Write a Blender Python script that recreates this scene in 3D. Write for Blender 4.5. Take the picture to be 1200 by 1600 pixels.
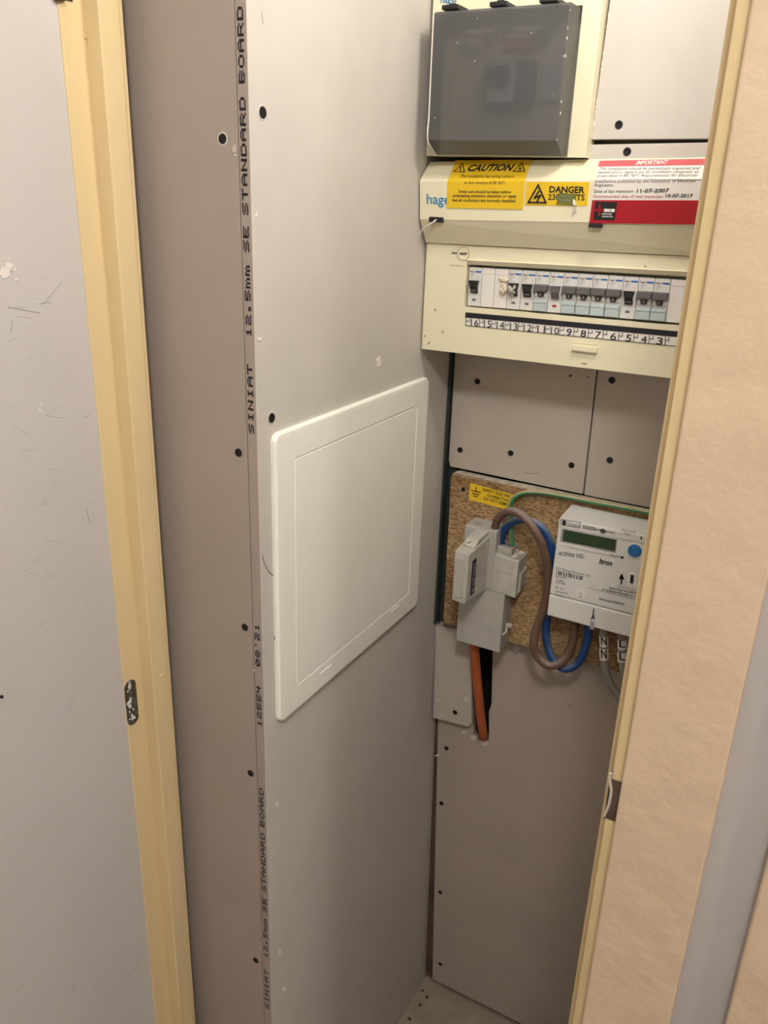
import bpy, bmesh, math, random
from mathutils import Vector, Matrix
random.seed(7)
for o in list(bpy.data.objects): bpy.data.objects.remove(o)
scene = bpy.context.scene
COL = scene.collection

# ------------------------------------------------------------ camera
H = 1.53                                   # eye height, metres above the floor
FPX = 1289.445                             # focal length in pixels of a 1200x1600 frame
M = ((0.87380095, 0.48526472, 0.03146496),
     (0.20107513, -0.30163949, -0.93197769),
     (-0.44276482, 0.82068981, -0.36114754))   # rows: image right, image down, forward
EYE = Vector((0, 0, H))
cd = bpy.data.cameras.new('camera'); cam = bpy.data.objects.new('camera', cd); COL.objects.link(cam)
cd.sensor_fit = 'VERTICAL'; cd.sensor_height = 32.0; cd.lens = FPX / 1600 * 32.0
cd.clip_start = 0.01
mw = Matrix.Identity(4)
for i in range(3):
    mw[i][0] = M[0][i]; mw[i][1] = -M[1][i]; mw[i][2] = -M[2][i]; mw[i][3] = EYE[i]
cam.matrix_world = mw
scene.camera = cam

# ------------------------------------------------------------ world, lamp, exposure
w = bpy.data.worlds.new('world'); scene.world = w; w.use_nodes = True
w.node_tree.nodes['Background'].inputs[0].default_value = (1.0, 0.9, 0.78, 1)
w.node_tree.nodes['Background'].inputs[1].default_value = 0.05
LAMP = Vector((0.14, -0.28, 2.27))          # hall ceiling lamp
FILL_LAMP = Vector((1.15, -0.15, 2.27))         # added unseen fill from the right, for the right-facing surfaces
ADDED_BULB = Vector((-0.11, 0.70, 1.97))          # unseen bulb added to account for the strongly lit upper cupboard
for nm, loc, en, rad in (('hall_light', LAMP, 31.0, 0.085), ('hall_light', FILL_LAMP, 20.0, 0.085), ('added_bulb_light', ADDED_BULB, 6.7, 0.06)):
    ld = bpy.data.lights.new(nm, 'POINT'); ld.energy = en; ld.color = (1.0, 0.97, 0.92); ld.shadow_soft_size = rad
    lo = bpy.data.objects.new(nm, ld); COL.objects.link(lo); lo.location = loc
vs = scene.view_settings
vs.view_transform = 'Standard'; vs.look = 'None'; vs.gamma = 1; vs.use_curve_mapping = False
vs.exposure = 0.0

# ------------------------------------------------------------ pixel -> point on a plane
def ray(px, py):
    a = (px - 600) / FPX; b = (py - 800) / FPX
    return Vector([M[0][i] * a + M[1][i] * b + M[2][i] for i in range(3)])
def hit(px, py, plane):
    p, n = plane
    d = ray(px, py)
    return EYE + d * ((p - EYE).dot(n) / d.dot(n))
def PY(y): return (Vector((0, y, 0)), Vector((0, 1, 0)))
def PX(x): return (Vector((x, 0, 0)), Vector((1, 0, 0)))
def at(px, py, y): return hit(px, py, PY(y))

# ------------------------------------------------------------ materials
def mat(name, col, rough=0.6, metal=0.0, noise=0.0, nscale=8.0, bump=0.0, bscale=120.0, col2=None, bdist=0.002, spec=0.4, stretch=None, alpha=1.0, detail=4.0):
    m = bpy.data.materials.new(name); m.use_nodes = True
    nt = m.node_tree; b = nt.nodes['Principled BSDF']
    b.inputs['Base Color'].default_value = (*col, 1)
    b.inputs['Roughness'].default_value = rough; b.inputs['Metallic'].default_value = metal
    b.inputs['Specular IOR Level'].default_value = spec
    b.inputs['Alpha'].default_value = alpha
    tc = nt.nodes.new('ShaderNodeTexCoord'); src = tc.outputs['Object']
    if stretch:
        mp = nt.nodes.new('ShaderNodeMapping'); mp.inputs['Scale'].default_value = stretch
        nt.links.new(src, mp.inputs['Vector']); src = mp.outputs['Vector']
    if noise or col2:
        n = nt.nodes.new('ShaderNodeTexNoise'); n.inputs['Scale'].default_value = nscale; n.inputs['Detail'].default_value = detail
        n.inputs['Roughness'].default_value = 0.6
        nt.links.new(src, n.inputs['Vector'])
        r = nt.nodes.new('ShaderNodeValToRGB')
        c2 = col2 or tuple(c * (1 - noise) for c in col)
        r.color_ramp.elements[0].position = 0.32; r.color_ramp.elements[1].position = 0.68
        r.color_ramp.elements[0].color = (*c2, 1); r.color_ramp.elements[1].color = (*col, 1)
        nt.links.new(n.outputs['Fac'], r.inputs['Fac']); nt.links.new(r.outputs['Color'], b.inputs['Base Color'])
        m['ramp'] = r.name
    if bump:
        n2 = nt.nodes.new('ShaderNodeTexNoise'); n2.inputs['Scale'].default_value = bscale; n2.inputs['Detail'].default_value = 5
        nt.links.new(src, n2.inputs['Vector'])
        bp = nt.nodes.new('ShaderNodeBump'); bp.inputs['Strength'].default_value = bump; bp.inputs['Distance'].default_value = bdist
        nt.links.new(n2.outputs['Fac'], bp.inputs['Height']); nt.links.new(bp.outputs['Normal'], b.inputs['Normal'])
    return m

def scuffed(name, col, dark):
    """painted wall with sparse thin scuff strokes and faint blotches"""
    m = mat(name, col, 0.55, noise=0.07, nscale=5, bump=0.12, bscale=45)
    nt = m.node_tree; b = nt.nodes['Principled BSDF']; ramp = nt.nodes[m['ramp']]
    tc = nt.nodes.new('ShaderNodeTexCoord'); mp = nt.nodes.new('ShaderNodeMapping')
    mp.inputs['Scale'].default_value = (1, 20, 55); mp.inputs['Rotation'].default_value = (0.5, 0, 0)
    nt.links.new(tc.outputs['Object'], mp.inputs['Vector'])
    n = nt.nodes.new('ShaderNodeTexNoise'); n.inputs['Scale'].default_value = 1.0; n.inputs['Detail'].default_value = 6; n.inputs['Distortion'].default_value = 1.2
    nt.links.new(mp.outputs['Vector'], n.inputs['Vector'])
    r = nt.nodes.new('ShaderNodeValToRGB'); r.color_ramp.elements[0].position = 0.66; r.color_ramp.elements[1].position = 0.78
    r.color_ramp.elements[0].color = (0, 0, 0, 1); r.color_ramp.elements[1].color = (0.24, 0.24, 0.24, 1)
    nt.links.new(n.outputs['Fac'], r.inputs['Fac'])
    mx = nt.nodes.new('ShaderNodeMix'); mx.data_type = 'RGBA'
    nt.links.new(r.outputs['Color'], mx.inputs['Factor']); nt.links.new(ramp.outputs['Color'], mx.inputs['A'])
    mx.inputs['B'].default_value = (*dark, 1)
    nt.links.new(mx.outputs['Result'], b.inputs['Base Color'])
    return m

def chip_material(name):
    m = mat(name, (0.42, 0.27, 0.13), 0.8, bump=0.5, bscale=260, bdist=0.001)
    nt = m.node_tree; b = nt.nodes['Principled BSDF']
    tc = nt.nodes.new('ShaderNodeTexCoord')
    v = nt.nodes.new('ShaderNodeTexVoronoi'); v.inputs['Scale'].default_value = 380; v.inputs['Randomness'].default_value = 1
    mp = nt.nodes.new('ShaderNodeMapping'); mp.inputs['Scale'].default_value = (0.6, 1, 1.3)
    nt.links.new(tc.outputs['Object'], mp.inputs['Vector']); nt.links.new(mp.outputs['Vector'], v.inputs['Vector'])
    r = nt.nodes.new('ShaderNodeValToRGB')
    e = r.color_ramp.elements; e[0].color = (0.21, 0.125, 0.058, 1); e[1].color = (0.50, 0.365, 0.205, 1)
    s = nt.nodes.new('ShaderNodeSeparateColor'); nt.links.new(v.outputs['Color'], s.inputs['Color']); nt.links.new(s.outputs['Red'], r.inputs['Fac'])
    n = nt.nodes.new('ShaderNodeTexNoise'); n.inputs['Scale'].default_value = 11; n.inputs['Detail'].default_value = 5
    nt.links.new(tc.outputs['Object'], n.inputs['Vector'])
    r2 = nt.nodes.new('ShaderNodeValToRGB'); r2.color_ramp.elements[0].position = 0.35; r2.color_ramp.elements[1].position = 0.65
    r2.color_ramp.elements[0].color = (0.72, 0.62, 0.52, 1); r2.color_ramp.elements[1].color = (1.1, 1.05, 1.0, 1)
    nt.links.new(n.outputs['Fac'], r2.inputs['Fac'])
    mx = nt.nodes.new('ShaderNodeMix'); mx.data_type = 'RGBA'; mx.blend_type = 'MULTIPLY'; mx.inputs['Factor'].default_value = 1
    nt.links.new(r.outputs['Color'], mx.inputs['A']); nt.links.new(r2.outputs['Color'], mx.inputs['B'])
    nt.links.new(mx.outputs['Result'], b.inputs['Base Color'])
    return m

def dusty_sheath(name, col, dust, amount=0.8):
    """plastic sheath with dust settled on whatever faces up"""
    m = mat(name, col, 0.45, noise=0.2, nscale=40)
    nt = m.node_tree; b = nt.nodes['Principled BSDF']; ramp = nt.nodes[m['ramp']]
    g = nt.nodes.new('ShaderNodeNewGeometry'); sx = nt.nodes.new('ShaderNodeSeparateXYZ'); nt.links.new(g.outputs['Normal'], sx.inputs[0])
    n = nt.nodes.new('ShaderNodeTexNoise'); n.inputs['Scale'].default_value = 30; n.inputs['Detail'].default_value = 4
    tc = nt.nodes.new('ShaderNodeTexCoord'); nt.links.new(tc.outputs['Object'], n.inputs['Vector'])
    a = nt.nodes.new('ShaderNodeMath'); a.operation = 'MULTIPLY_ADD'; a.inputs[1].default_value = 0.9; nt.links.new(n.outputs['Fac'], a.inputs[0]); nt.links.new(sx.outputs['Z'], a.inputs[2])
    mr = nt.nodes.new('ShaderNodeMapRange'); mr.inputs['From Min'].default_value = 0.55; mr.inputs['From Max'].default_value = 1.35; mr.inputs['To Max'].default_value = amount
    nt.links.new(a.outputs[0], mr.inputs['Value'])
    mx = nt.nodes.new('ShaderNodeMix'); mx.data_type = 'RGBA'; mx.inputs['B'].default_value = (*dust, 1)
    nt.links.new(mr.outputs['Result'], mx.inputs['Factor']); nt.links.new(ramp.outputs['Color'], mx.inputs['A']); nt.links.new(mx.outputs['Result'], b.inputs['Base Color'])
    return m
def smudged(m, dark, scale=13.0, lo=0.62, hi=0.78, amount=0.35):
    nt = m.node_tree; b = nt.nodes['Principled BSDF']; ramp = nt.nodes[m['ramp']]
    tc = nt.nodes.new('ShaderNodeTexCoord'); n = nt.nodes.new('ShaderNodeTexNoise'); n.inputs['Scale'].default_value = scale; n.inputs['Detail'].default_value = 5
    mp = nt.nodes.new('ShaderNodeMapping'); mp.inputs['Location'].default_value = (3.1, 1.7, 0.4); nt.links.new(tc.outputs['Object'], mp.inputs[0]); nt.links.new(mp.outputs[0], n.inputs['Vector'])
    mr = nt.nodes.new('ShaderNodeMapRange'); mr.inputs['From Min'].default_value = lo; mr.inputs['From Max'].default_value = hi; mr.inputs['To Max'].default_value = amount
    nt.links.new(n.outputs['Fac'], mr.inputs['Value'])
    mx = nt.nodes.new('ShaderNodeMix'); mx.data_type = 'RGBA'; mx.inputs['B'].default_value = (*dark, 1)
    nt.links.new(mr.outputs['Result'], mx.inputs['Factor']); nt.links.new(ramp.outputs['Color'], mx.inputs['A']); nt.links.new(mx.outputs['Result'], b.inputs['Base Color'])
    return m

def smoked(name):
    m = bpy.data.materials.new(name); m.use_nodes = True
    nt = m.node_tree; b = nt.nodes['Principled BSDF']; out = nt.nodes['Material Output']
    b.inputs['Base Color'].default_value = (0.115, 0.117, 0.122, 1); b.inputs['Roughness'].default_value = 0.38
    b.inputs['Specular IOR Level'].default_value = 0.5
    t = nt.nodes.new('ShaderNodeBsdfTransparent'); t.inputs[0].default_value = (0.50, 0.50, 0.53, 1)
    mx = nt.nodes.new('ShaderNodeMixShader'); mx.inputs[0].default_value = 0.61
    nt.links.new(t.outputs[0], mx.inputs[1]); nt.links.new(b.outputs[0], mx.inputs[2]); nt.links.new(mx.outputs[0], out.inputs[0])
    return m

MT = dict(
    board=mat('plasterboard_ivory', (0.58, 0.548, 0.502), 0.85, noise=0.07, nscale=9, bump=0.16, bscale=420, bdist=0.0006, spec=0.15),
    boardbrown_shaded=mat('plasterboard_brown_shaded', (0.365, 0.308, 0.27), 0.85, noise=0.06, nscale=7, bump=0.12, bscale=420, bdist=0.0006, spec=0.15),  # brown paper tone with the shade of outward faces mixed into it
    boarddust=smudged(mat('plasterboard_grey', (0.545, 0.485, 0.425), 0.85, noise=0.10, nscale=7, bump=0.14, bscale=400, bdist=0.0006, spec=0.15), (0.20, 0.15, 0.12)),
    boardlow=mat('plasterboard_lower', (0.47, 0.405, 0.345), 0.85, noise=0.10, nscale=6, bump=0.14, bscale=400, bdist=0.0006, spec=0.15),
    faintscuff=mat('faint_scuff', (0.48, 0.45, 0.435), 0.7, noise=0.1, nscale=200),
    scuff=mat('scuff', (0.40, 0.375, 0.36), 0.7, noise=0.3, nscale=200),
    core=mat('plaster_core', (0.66, 0.62, 0.56), 0.95, noise=0.2, nscale=60, bump=0.4, bscale=300),
    gap_shade=mat('gap_shade_black', (0.012, 0.011, 0.010), 0.95, noise=0.3, nscale=20),  # black backing colour standing in for shade behind gaps and slot
    grey=scuffed('grey_wall_paint', (0.56, 0.53, 0.51), (0.16, 0.15, 0.15)),
    greyplain=mat('grey_paint', (0.47, 0.44, 0.425), 0.55, noise=0.05, nscale=6, bump=0.1, bscale=40),
    hallwhite=mat('hall_paint', (0.40, 0.36, 0.32), 0.7, noise=0.05, nscale=5),
    ceil=mat('ceiling_paint', (0.70, 0.67, 0.62), 0.8, noise=0.04, nscale=5),
    floor=mat('floor_dusty', (0.37, 0.305, 0.24), 0.9, noise=0.25, nscale=14, bump=0.3, bscale=80),
    cream=mat('cream_gloss', (0.70, 0.55, 0.31), 0.34, noise=0.05, nscale=10, bump=0.18, bscale=35, bdist=0.003, stretch=(1, 1, 0.5)),
    architrave=mat('cream_thick_gloss', (0.62, 0.475, 0.335), 0.36, noise=0.06, nscale=9, bump=0.85, bscale=24, bdist=0.004),
    unit=mat('cream_plastic', (0.80, 0.75, 0.55), 0.42, noise=0.05, nscale=14, bump=0.04, bscale=200),
    unitdirt=mat('yellowed_dirt', (0.50, 0.40, 0.20), 0.7, noise=0.3, nscale=90),
    white=mat('white_plastic', (0.90, 0.90, 0.83), 0.40, noise=0.03, nscale=10, bump=0.05, bscale=500, bdist=0.0004),
    module=mat('module_white', (0.68, 0.67, 0.65), 0.45, noise=0.05, nscale=60),
    blank=mat('blank_module_white', (0.76, 0.73, 0.70), 0.45, noise=0.04, nscale=60),
    modblue=mat('pale_blue_plastic', (0.47, 0.55, 0.56), 0.4, noise=0.08, nscale=60),
    lever=mat('lever_grey', (0.055, 0.055, 0.06), 0.5, noise=0.1, nscale=60),
    togglegrey=mat('toggle_grey', (0.125, 0.12, 0.12), 0.45, noise=0.1, nscale=60),
    black=mat('black_plastic', (0.014, 0.014, 0.016), 0.45, noise=0.1, nscale=60),
    ink=mat('black_ink', (0.015, 0.013, 0.02), 0.7, noise=0.1, nscale=60),
    inkgrey=mat('grey_ink', (0.15, 0.14, 0.13), 0.7, noise=0.1, nscale=60),
    inkfaint=mat('faint_ink', (0.34, 0.33, 0.32), 0.7, noise=0.1, nscale=60),
    inkred=mat('red_ink', (0.35, 0.03, 0.04), 0.7, noise=0.1, nscale=60),
    inkwhite=mat('white_ink', (0.80, 0.78, 0.74), 0.7, noise=0.05, nscale=60),
    logo=mat('logo_blue', (0.03, 0.23, 0.46), 0.6, noise=0.05, nscale=60),
    blue=mat('stripe_blue', (0.03, 0.13, 0.38), 0.5, noise=0.05, nscale=60),
    yellow=mat('sticker_yellow', (0.78, 0.52, 0.02), 0.45, noise=0.04, nscale=40),
    red=mat('sticker_red', (0.37, 0.010, 0.018), 0.4, noise=0.06, nscale=40),
    pink=mat('sticker_pink', (0.62, 0.12, 0.14), 0.4, noise=0.06, nscale=40),
    paper=mat('sticker_white', (0.78, 0.75, 0.71), 0.5, noise=0.03, nscale=40),
    green=mat('sticker_green', (0.17, 0.19, 0.035), 0.6, noise=0.25, nscale=300),
    smoke=smoked('smoked_lid'),
    screw=mat('black_screw', (0.012, 0.012, 0.013), 0.45, metal=0.3, noise=0.2, nscale=300),
    steel=mat('bare_steel', (0.55, 0.53, 0.50), 0.3, metal=0.9, noise=0.2, nscale=60),
    glint=mat('glint_steel', (0.80, 0.76, 0.68), 0.35, metal=0.4, noise=0.1, nscale=60),  # steel of the strike lip, paled so caught light sits in its colour
    stud=mat('galvanised_stud', (0.055, 0.07, 0.065), 0.5, metal=0.3, noise=0.4, nscale=25),
    batten=mat('old_batten', (0.14, 0.09, 0.065), 0.85, noise=0.7, nscale=16, bump=0.3, bscale=60),
    plate=mat('chipped_hinge', (0.15, 0.14, 0.125), 0.6, metal=0.4, noise=0.75, nscale=160, col2=(0.03, 0.028, 0.025), bump=0.5, bscale=200),
    chip=chip_material('chipboard'),
    chipedge=mat('chipboard_edge', (0.66, 0.60, 0.48), 0.9, noise=0.45, nscale=90, bump=0.5, bscale=200),
    cutout=mat('cutout_grey', (0.44, 0.425, 0.385), 0.5, noise=0.06, nscale=25, bump=0.06, bscale=150),
    dusty=mat('dusty_cutout', (0.54, 0.52, 0.46), 0.75, noise=0.22, nscale=45, bump=0.25, bscale=150),
    meter=mat('meter_grey', (0.70, 0.69, 0.66), 0.4, noise=0.04, nscale=20),
    meterline=mat('meter_groove', (0.33, 0.32, 0.30), 0.6, noise=0.05, nscale=20),
    lcd=mat('lcd_green', (0.030, 0.060, 0.024), 0.2, noise=0.12, nscale=20),
    bluebtn=mat('button_blue', (0.02, 0.16, 0.42), 0.4, noise=0.05, nscale=60),
    brownc=dusty_sheath('brown_sheath', (0.15, 0.085, 0.06), (0.33, 0.27, 0.24)),
    bluec=dusty_sheath('blue_sheath', (0.012, 0.062, 0.22), (0.33, 0.35, 0.38), 0.85),
    greenc=dusty_sheath('earth_green', (0.04, 0.24, 0.10), (0.42, 0.42, 0.34), 0.7),
    yellowc=mat('earth_yellow', (0.48, 0.42, 0.26), 0.5, noise=0.3, nscale=30),
    greyc=mat('grey_sheath', (0.27, 0.25, 0.23), 0.5, noise=0.15, nscale=30),
    orange=mat('orange_sheath', (0.50, 0.135, 0.045), 0.6, noise=0.35, nscale=22, col2=(0.42, 0.10, 0.03)),
    tape=mat('dried_glue', (0.74, 0.66, 0.52), 0.35, noise=0.25, nscale=220, bump=0.7, bscale=160),
    tapegrey=mat('glassy_glue', (0.52, 0.49, 0.43), 0.2, noise=0.5, nscale=260, bump=0.9, bscale=180),
    flake=mat('bare_plaster', (0.80, 0.74, 0.68), 0.9, noise=0.12, nscale=120),
)

# ------------------------------------------------------------ helpers
W = {}
def link(name, me, parent=None, m=None, world=True, smooth=False):
    o = bpy.data.objects.new(name, me); COL.objects.link(o)
    if m is not None and not me.materials:
        for x in (m if isinstance(m, (list, tuple)) else [m]): me.materials.append(MT[x])
    if smooth:
        for p in me.polygons: p.use_smooth = True
    W[o.name] = Matrix.Identity(4)
    if parent is not None:
        o.parent = parent
        if world: o.matrix_parent_inverse = W[parent.name].inverted()
    return o
def tag(o, label, cat, group=None):
    o['label'] = label; o['category'] = cat
    if group: o['group'] = group
    return o
def struct(o, label=None):
    o['kind'] = 'structure'
    if label: o['label'] = label
    return o
def empty(name, loc):
    o = bpy.data.objects.new(name, None); COL.objects.link(o); o.location = loc; o.empty_display_size = 0.05
    W[o.name] = Matrix.Translation(Vector(loc)); return o
def bm_mesh(bm, name):
    me = bpy.data.meshes.new(name); bmesh.ops.recalc_face_normals(bm, faces=bm.faces); bm.to_mesh(me); bm.free(); return me
def add_box(bm, x0, x1, y0, y1, z0, z1, bevel=0.0, seg=1):
    r = bmesh.ops.create_cube(bm, size=1); vs_ = r['verts']
    for v in vs_:
        v.co = Vector(((x0 + x1) / 2 + v.co.x * (x1 - x0), (y0 + y1) / 2 + v.co.y * (y1 - y0), (z0 + z1) / 2 + v.co.z * (z1 - z0)))
    if bevel:
        es = list({e for v in vs_ for e in v.link_edges})
        bmesh.ops.bevel(bm, geom=es, offset=bevel, segments=seg, profile=0.5, affect='EDGES')
def box(name, x0, x1, y0, y1, z0, z1, m, parent=None, bevel=0.0, seg=1, world=True):
    bm = bmesh.new(); add_box(bm, x0, x1, y0, y1, z0, z1, bevel, seg)
    return link(name, bm_mesh(bm, name), parent, m, world)
def add_prism(bm, front, back):
    a = [bm.verts.new(p) for p in front]; b = [bm.verts.new(p) for p in back]; n = len(a)
    bm.faces.new(a); bm.faces.new(b[::-1])
    for i in range(n): bm.faces.new((a[i], b[i], b[(i + 1) % n], a[(i + 1) % n]))
def prism(name, front, back, m, parent=None, bevel=0.0, world=True):
    bm = bmesh.new(); add_prism(bm, [Vector(p) for p in front], [Vector(p) for p in back])
    if bevel: bmesh.ops.bevel(bm, geom=list(bm.edges), offset=bevel, segments=2, profile=0.5, affect='EDGES')
    return link(name, bm_mesh(bm, name), parent, m, world)
def slab(name, xz, y0, y1, m, parent=None, bevel=0.0, world=True):
    return prism(name, [(x, y0, z) for x, z in xz], [(x, y1, z) for x, z in xz], m, parent, bevel, world)
def loft_x(name, pl, pr, xl, xr, m, parent=None):
    return prism(name, [(xl, y, z) for y, z in pl], [(xr, y, z) for y, z in pr], m, parent)
def sheet(name, pts, m, parent, lift=0.0, n=None):
    """thin flat sticker with real (hair) thickness standing on a surface"""
    P = [Vector(p) for p in pts]
    nn = n or (P[1] - P[0]).cross(P[2] - P[0]).normalized()
    if nn.dot(EYE - P[0]) < 0: nn = -nn
    return prism(name, [p + nn * (lift + 0.00025) for p in P], [p + nn * (lift - 0.0003) for p in P], m, parent)
def catmull(pts, k=8):
    P = [Vector(p) for p in pts]; out = []
    for i in range(len(P) - 1):
        a = P[max(i - 1, 0)]; b = P[i]; c = P[i + 1]; d = P[min(i + 2, len(P) - 1)]
        for j in range(k):
            t = j / k
            out.append(0.5 * ((2 * b) + (c - a) * t + (2 * a - 5 * b + 4 * c - d) * t * t + (3 * b - a - 3 * c + d) * t ** 3))
    out.append(P[-1]); return out
def tube(name, pts, r, m, parent=None, seg=14, k=8, second=None, rad=None):
    C = catmull(pts, k); bm = bmesh.new(); rings = []
    up = Vector((0.13, 1, 0.07)).normalized(); prev = None
    for i, c in enumerate(C):
        t = (C[min(i + 1, len(C) - 1)] - C[max(i - 1, 0)]).normalized()
        a = (prev - t * prev.dot(t)).normalized() if prev else (up - t * up.dot(t)).normalized()
        prev = a; b = t.cross(a)
        rr = r if rad is None else rad(i / (len(C) - 1))
        rings.append([bm.verts.new(c + (a * math.cos(q) + b * math.sin(q)) * rr) for q in [2 * math.pi * s / seg for s in range(seg)]])
    for i in range(len(rings) - 1):
        for s in range(seg):
            f = bm.faces.new((rings[i][s], rings[i][(s + 1) % seg], rings[i + 1][(s + 1) % seg], rings[i + 1][s]))
            if second and (s % seg) in second: f.material_index = 1
    bm.faces.new(rings[0][::-1]); bm.faces.new(rings[-1])
    return link(name, bm_mesh(bm, name), parent, m, smooth=True)
def lathe_mesh(name, prof, seg=20, mats=None):
    """profile (radius, height) turned about the local z axis"""
    bm = bmesh.new(); rings = []
    for r, h in prof:
        rings.append([bm.verts.new((0, 0, h))] if r == 0 else [bm.verts.new((r * math.cos(2 * math.pi * s / seg), r * math.sin(2 * math.pi * s / seg), h)) for s in range(seg)])
    for a, b in zip(rings, rings[1:]):
        for s in range(seg):
            t = (s + 1) % seg
            q = [a[s % len(a)], a[t % len(a)], b[t % len(b)], b[s % len(b)]]
            q2 = []
            for v in q:
                if v not in q2: q2.append(v)
            bm.faces.new(q2)
    return bm_mesh(bm, name)
def blob(name, c, r, m, parent, sub=3, amp=0.35, seed=0):
    rnd = random.Random(seed); bm = bmesh.new(); bmesh.ops.create_icosphere(bm, subdivisions=sub, radius=1)
    ph = [(Vector((rnd.uniform(-1, 1), rnd.uniform(-1, 1), rnd.uniform(-1, 1))) * 5, rnd.uniform(0, 6)) for _ in range(7)]
    for v in bm.verts:
        d = sum(math.sin(v.co.dot(k) + p) for k, p in ph) / 7
        v.co *= 1 + amp * d * 2
        v.co = Vector((v.co.x * r[0], v.co.y * r[1], v.co.z * r[2])) + Vector(c)
    return link(name, bm_mesh(bm, name), parent, m)
_tx = {}
def text_shape(s, bold=0.0, shear=0.0):
    k = (s, bold, shear)
    if k not in _tx:
        cu = bpy.data.curves.new('lettering', 'FONT'); cu.body = s; cu.size = 1; cu.shear = shear; cu.offset = bold
        cu.resolution_u = 2; cu.fill_mode = 'FRONT'
        ob = bpy.data.objects.new('lettering', cu); COL.objects.link(ob)
        dg = bpy.context.evaluated_depsgraph_get(); me = bpy.data.meshes.new_from_object(ob.evaluated_get(dg))
        vsx = [v.co.copy() for v in me.vertices]; fs = [tuple(p.vertices) for p in me.polygons]
        bpy.data.objects.remove(ob); bpy.data.curves.remove(cu); bpy.data.meshes.remove(me)
        x0 = min(v.x for v in vsx); x1 = max(v.x for v in vsx)
        _tx[k] = ([((v.x - x0) / (x1 - x0), v.y / 0.69) for v in vsx], fs)      # x in 0..1, y: cap height = 1
    return _tx[k]
def lettering(parent, s, A, u, v, m, bold=0.0, shear=0.0, lift=0.0006, name='lettering'):
    vs_, fs = text_shape(s, bold, shear); A = Vector(A); u = Vector(u); v = Vector(v); n = u.cross(v).normalized()
    me = bpy.data.meshes.new(name)
    me.from_pydata([A + u * x + v * y + n * lift for x, y in vs_], [], fs); me.update()
    return link(name, me, parent, m)
def ptext(parent, s, p0, p1, hpx, plane, m='ink', bold=0.0, shear=0.0, lift=0.0006, name='lettering'):
    """writing whose baseline runs from pixel p0 to pixel p1 on a plane"""
    A = hit(*p0, plane); B = hit(*p1, plane); C = hit(p0[0], p0[1] - hpx, plane)
    u = B - A; n = plane[1].normalized()
    if n.dot(EYE - A) < 0: n = -n
    v = n.cross(u).normalized(); v *= (C - A).dot(v)
    return lettering(parent, s, A, u, v, m, bold, shear, lift, name)
def pquad(name, px, plane, m, parent, lift=0.0):
    n = plane[1].normalized(); P = [hit(*p, plane) for p in px]
    if n.dot(EYE - P[0]) < 0: n = -n
    return sheet(name, P, m, parent, lift, n)
def line_mesh(segs, plane, wpx, lift=0.0006):
    """several printed strokes, given in pixels, joined as one print"""
    bm = bmesh.new(); n = plane[1].normalized()
    for a, b in segs:
        A = hit(*a, plane); B = hit(*b, plane); nn = n if n.dot(EYE - A) > 0 else -n
        d = (B - A).normalized(); s = nn.cross(d) * (wpx / 2 / 1080)
        q = [bm.verts.new(p + nn * lift) for p in (A - s - d * wpx / 2160, B - s + d * wpx / 2160, B + s + d * wpx / 2160, A + s - d * wpx / 2160)]
        bm.faces.new(q)
    return bm_mesh(bm, 'print')

# dot-matrix print on the plasterboard edge
DOT = {'B': '1111010001111101000111110', 'O': '0111010001100011000101110', 'A': '0111010001111111000110001', 'R': '1111010001111101001010001',
       'D': '1111010001100011000111110', 'S': '0111110000011100000111110', 'T': '1111100100001000010000100', 'N': '1000111001101011001110001',
       'E': '1111110000111101000011111', 'I': '0111000100001000010001110', '1': '0010001100001000010001110', '2': '1111000001011101000011111',
       '5': '1111110000111100000111110', 'm': '0000011010101011010110101', '.': '0000000000000000110001100', '0': '0111010011101011100101110',
       '8': '0111010001011101000101110', "'": '0010000100000000000000000', '4': '1001010010111110001000010'}
def dot_word(parent, s, p0, p1, x_lo, x_hi, y):
    A = hit(*p0, PY(y)); B = hit(*p1, PY(y)); bm = bmesh.new()
    n = len(s) * 6 - 1; L = B.z - A.z
    for i, ch in enumerate(s):
        g = DOT[ch]
        for r in range(5):
            for c in range(5):
                if g[r * 5 + c] == '1':
                    t = (i * 6 + c) / n; dz = L / n * 0.56; z = A.z + L * (t + 0.5 / n)
                    x = x_lo + (x_hi - x_lo) * (r + 0.5) / 5; dx = (x_hi - x_lo) / 5 * 0.56
                    x += random.uniform(-.0002, .0002)
                    bm.faces.new([bm.verts.new(q) for q in ((x - dx, y, z - dz), (x + dx, y, z - dz), (x + dx, y, z + dz), (x - dx, y, z + dz))])
    return link('printed_word', bm_mesh(bm, 'printed_word'), parent, 'ink')

# screws: dished black heads with a cross recess
def screw_mesh(r, name='screw'):
    bm = bmesh.new(); seg = 18; prof = [(r * 1.0, 0.0), (r * 0.96, 0.0005), (r * 0.62, 0.0003), (r * 0.30, 0.0002), (0, -0.0001)]; rings = []
    for q, h in prof:
        rings.append([bm.verts.new((0, 0, h))] if q == 0 else [bm.verts.new((q * math.cos(2 * math.pi * s / seg), q * math.sin(2 * math.pi * s / seg), h)) for s in range(seg)])
    for a, b in zip(rings, rings[1:]):
        for s in range(seg):
            t = (s + 1) % seg
            bm.faces.new((a[s], a[t], b[t], b[s]) if len(b) > 1 else (a[s], a[t], b[0]))
    me = bm_mesh(bm, name); me.materials.append(MT['screw']); return me
SCREW = screw_mesh(0.0044)
RIM = lathe_mesh('torn_paper_rim', [(0.0061, 0.0), (0.0054, 0.0004), (0.0044, 0.0002)], 14); RIM.materials.append(MT['board'])
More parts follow.
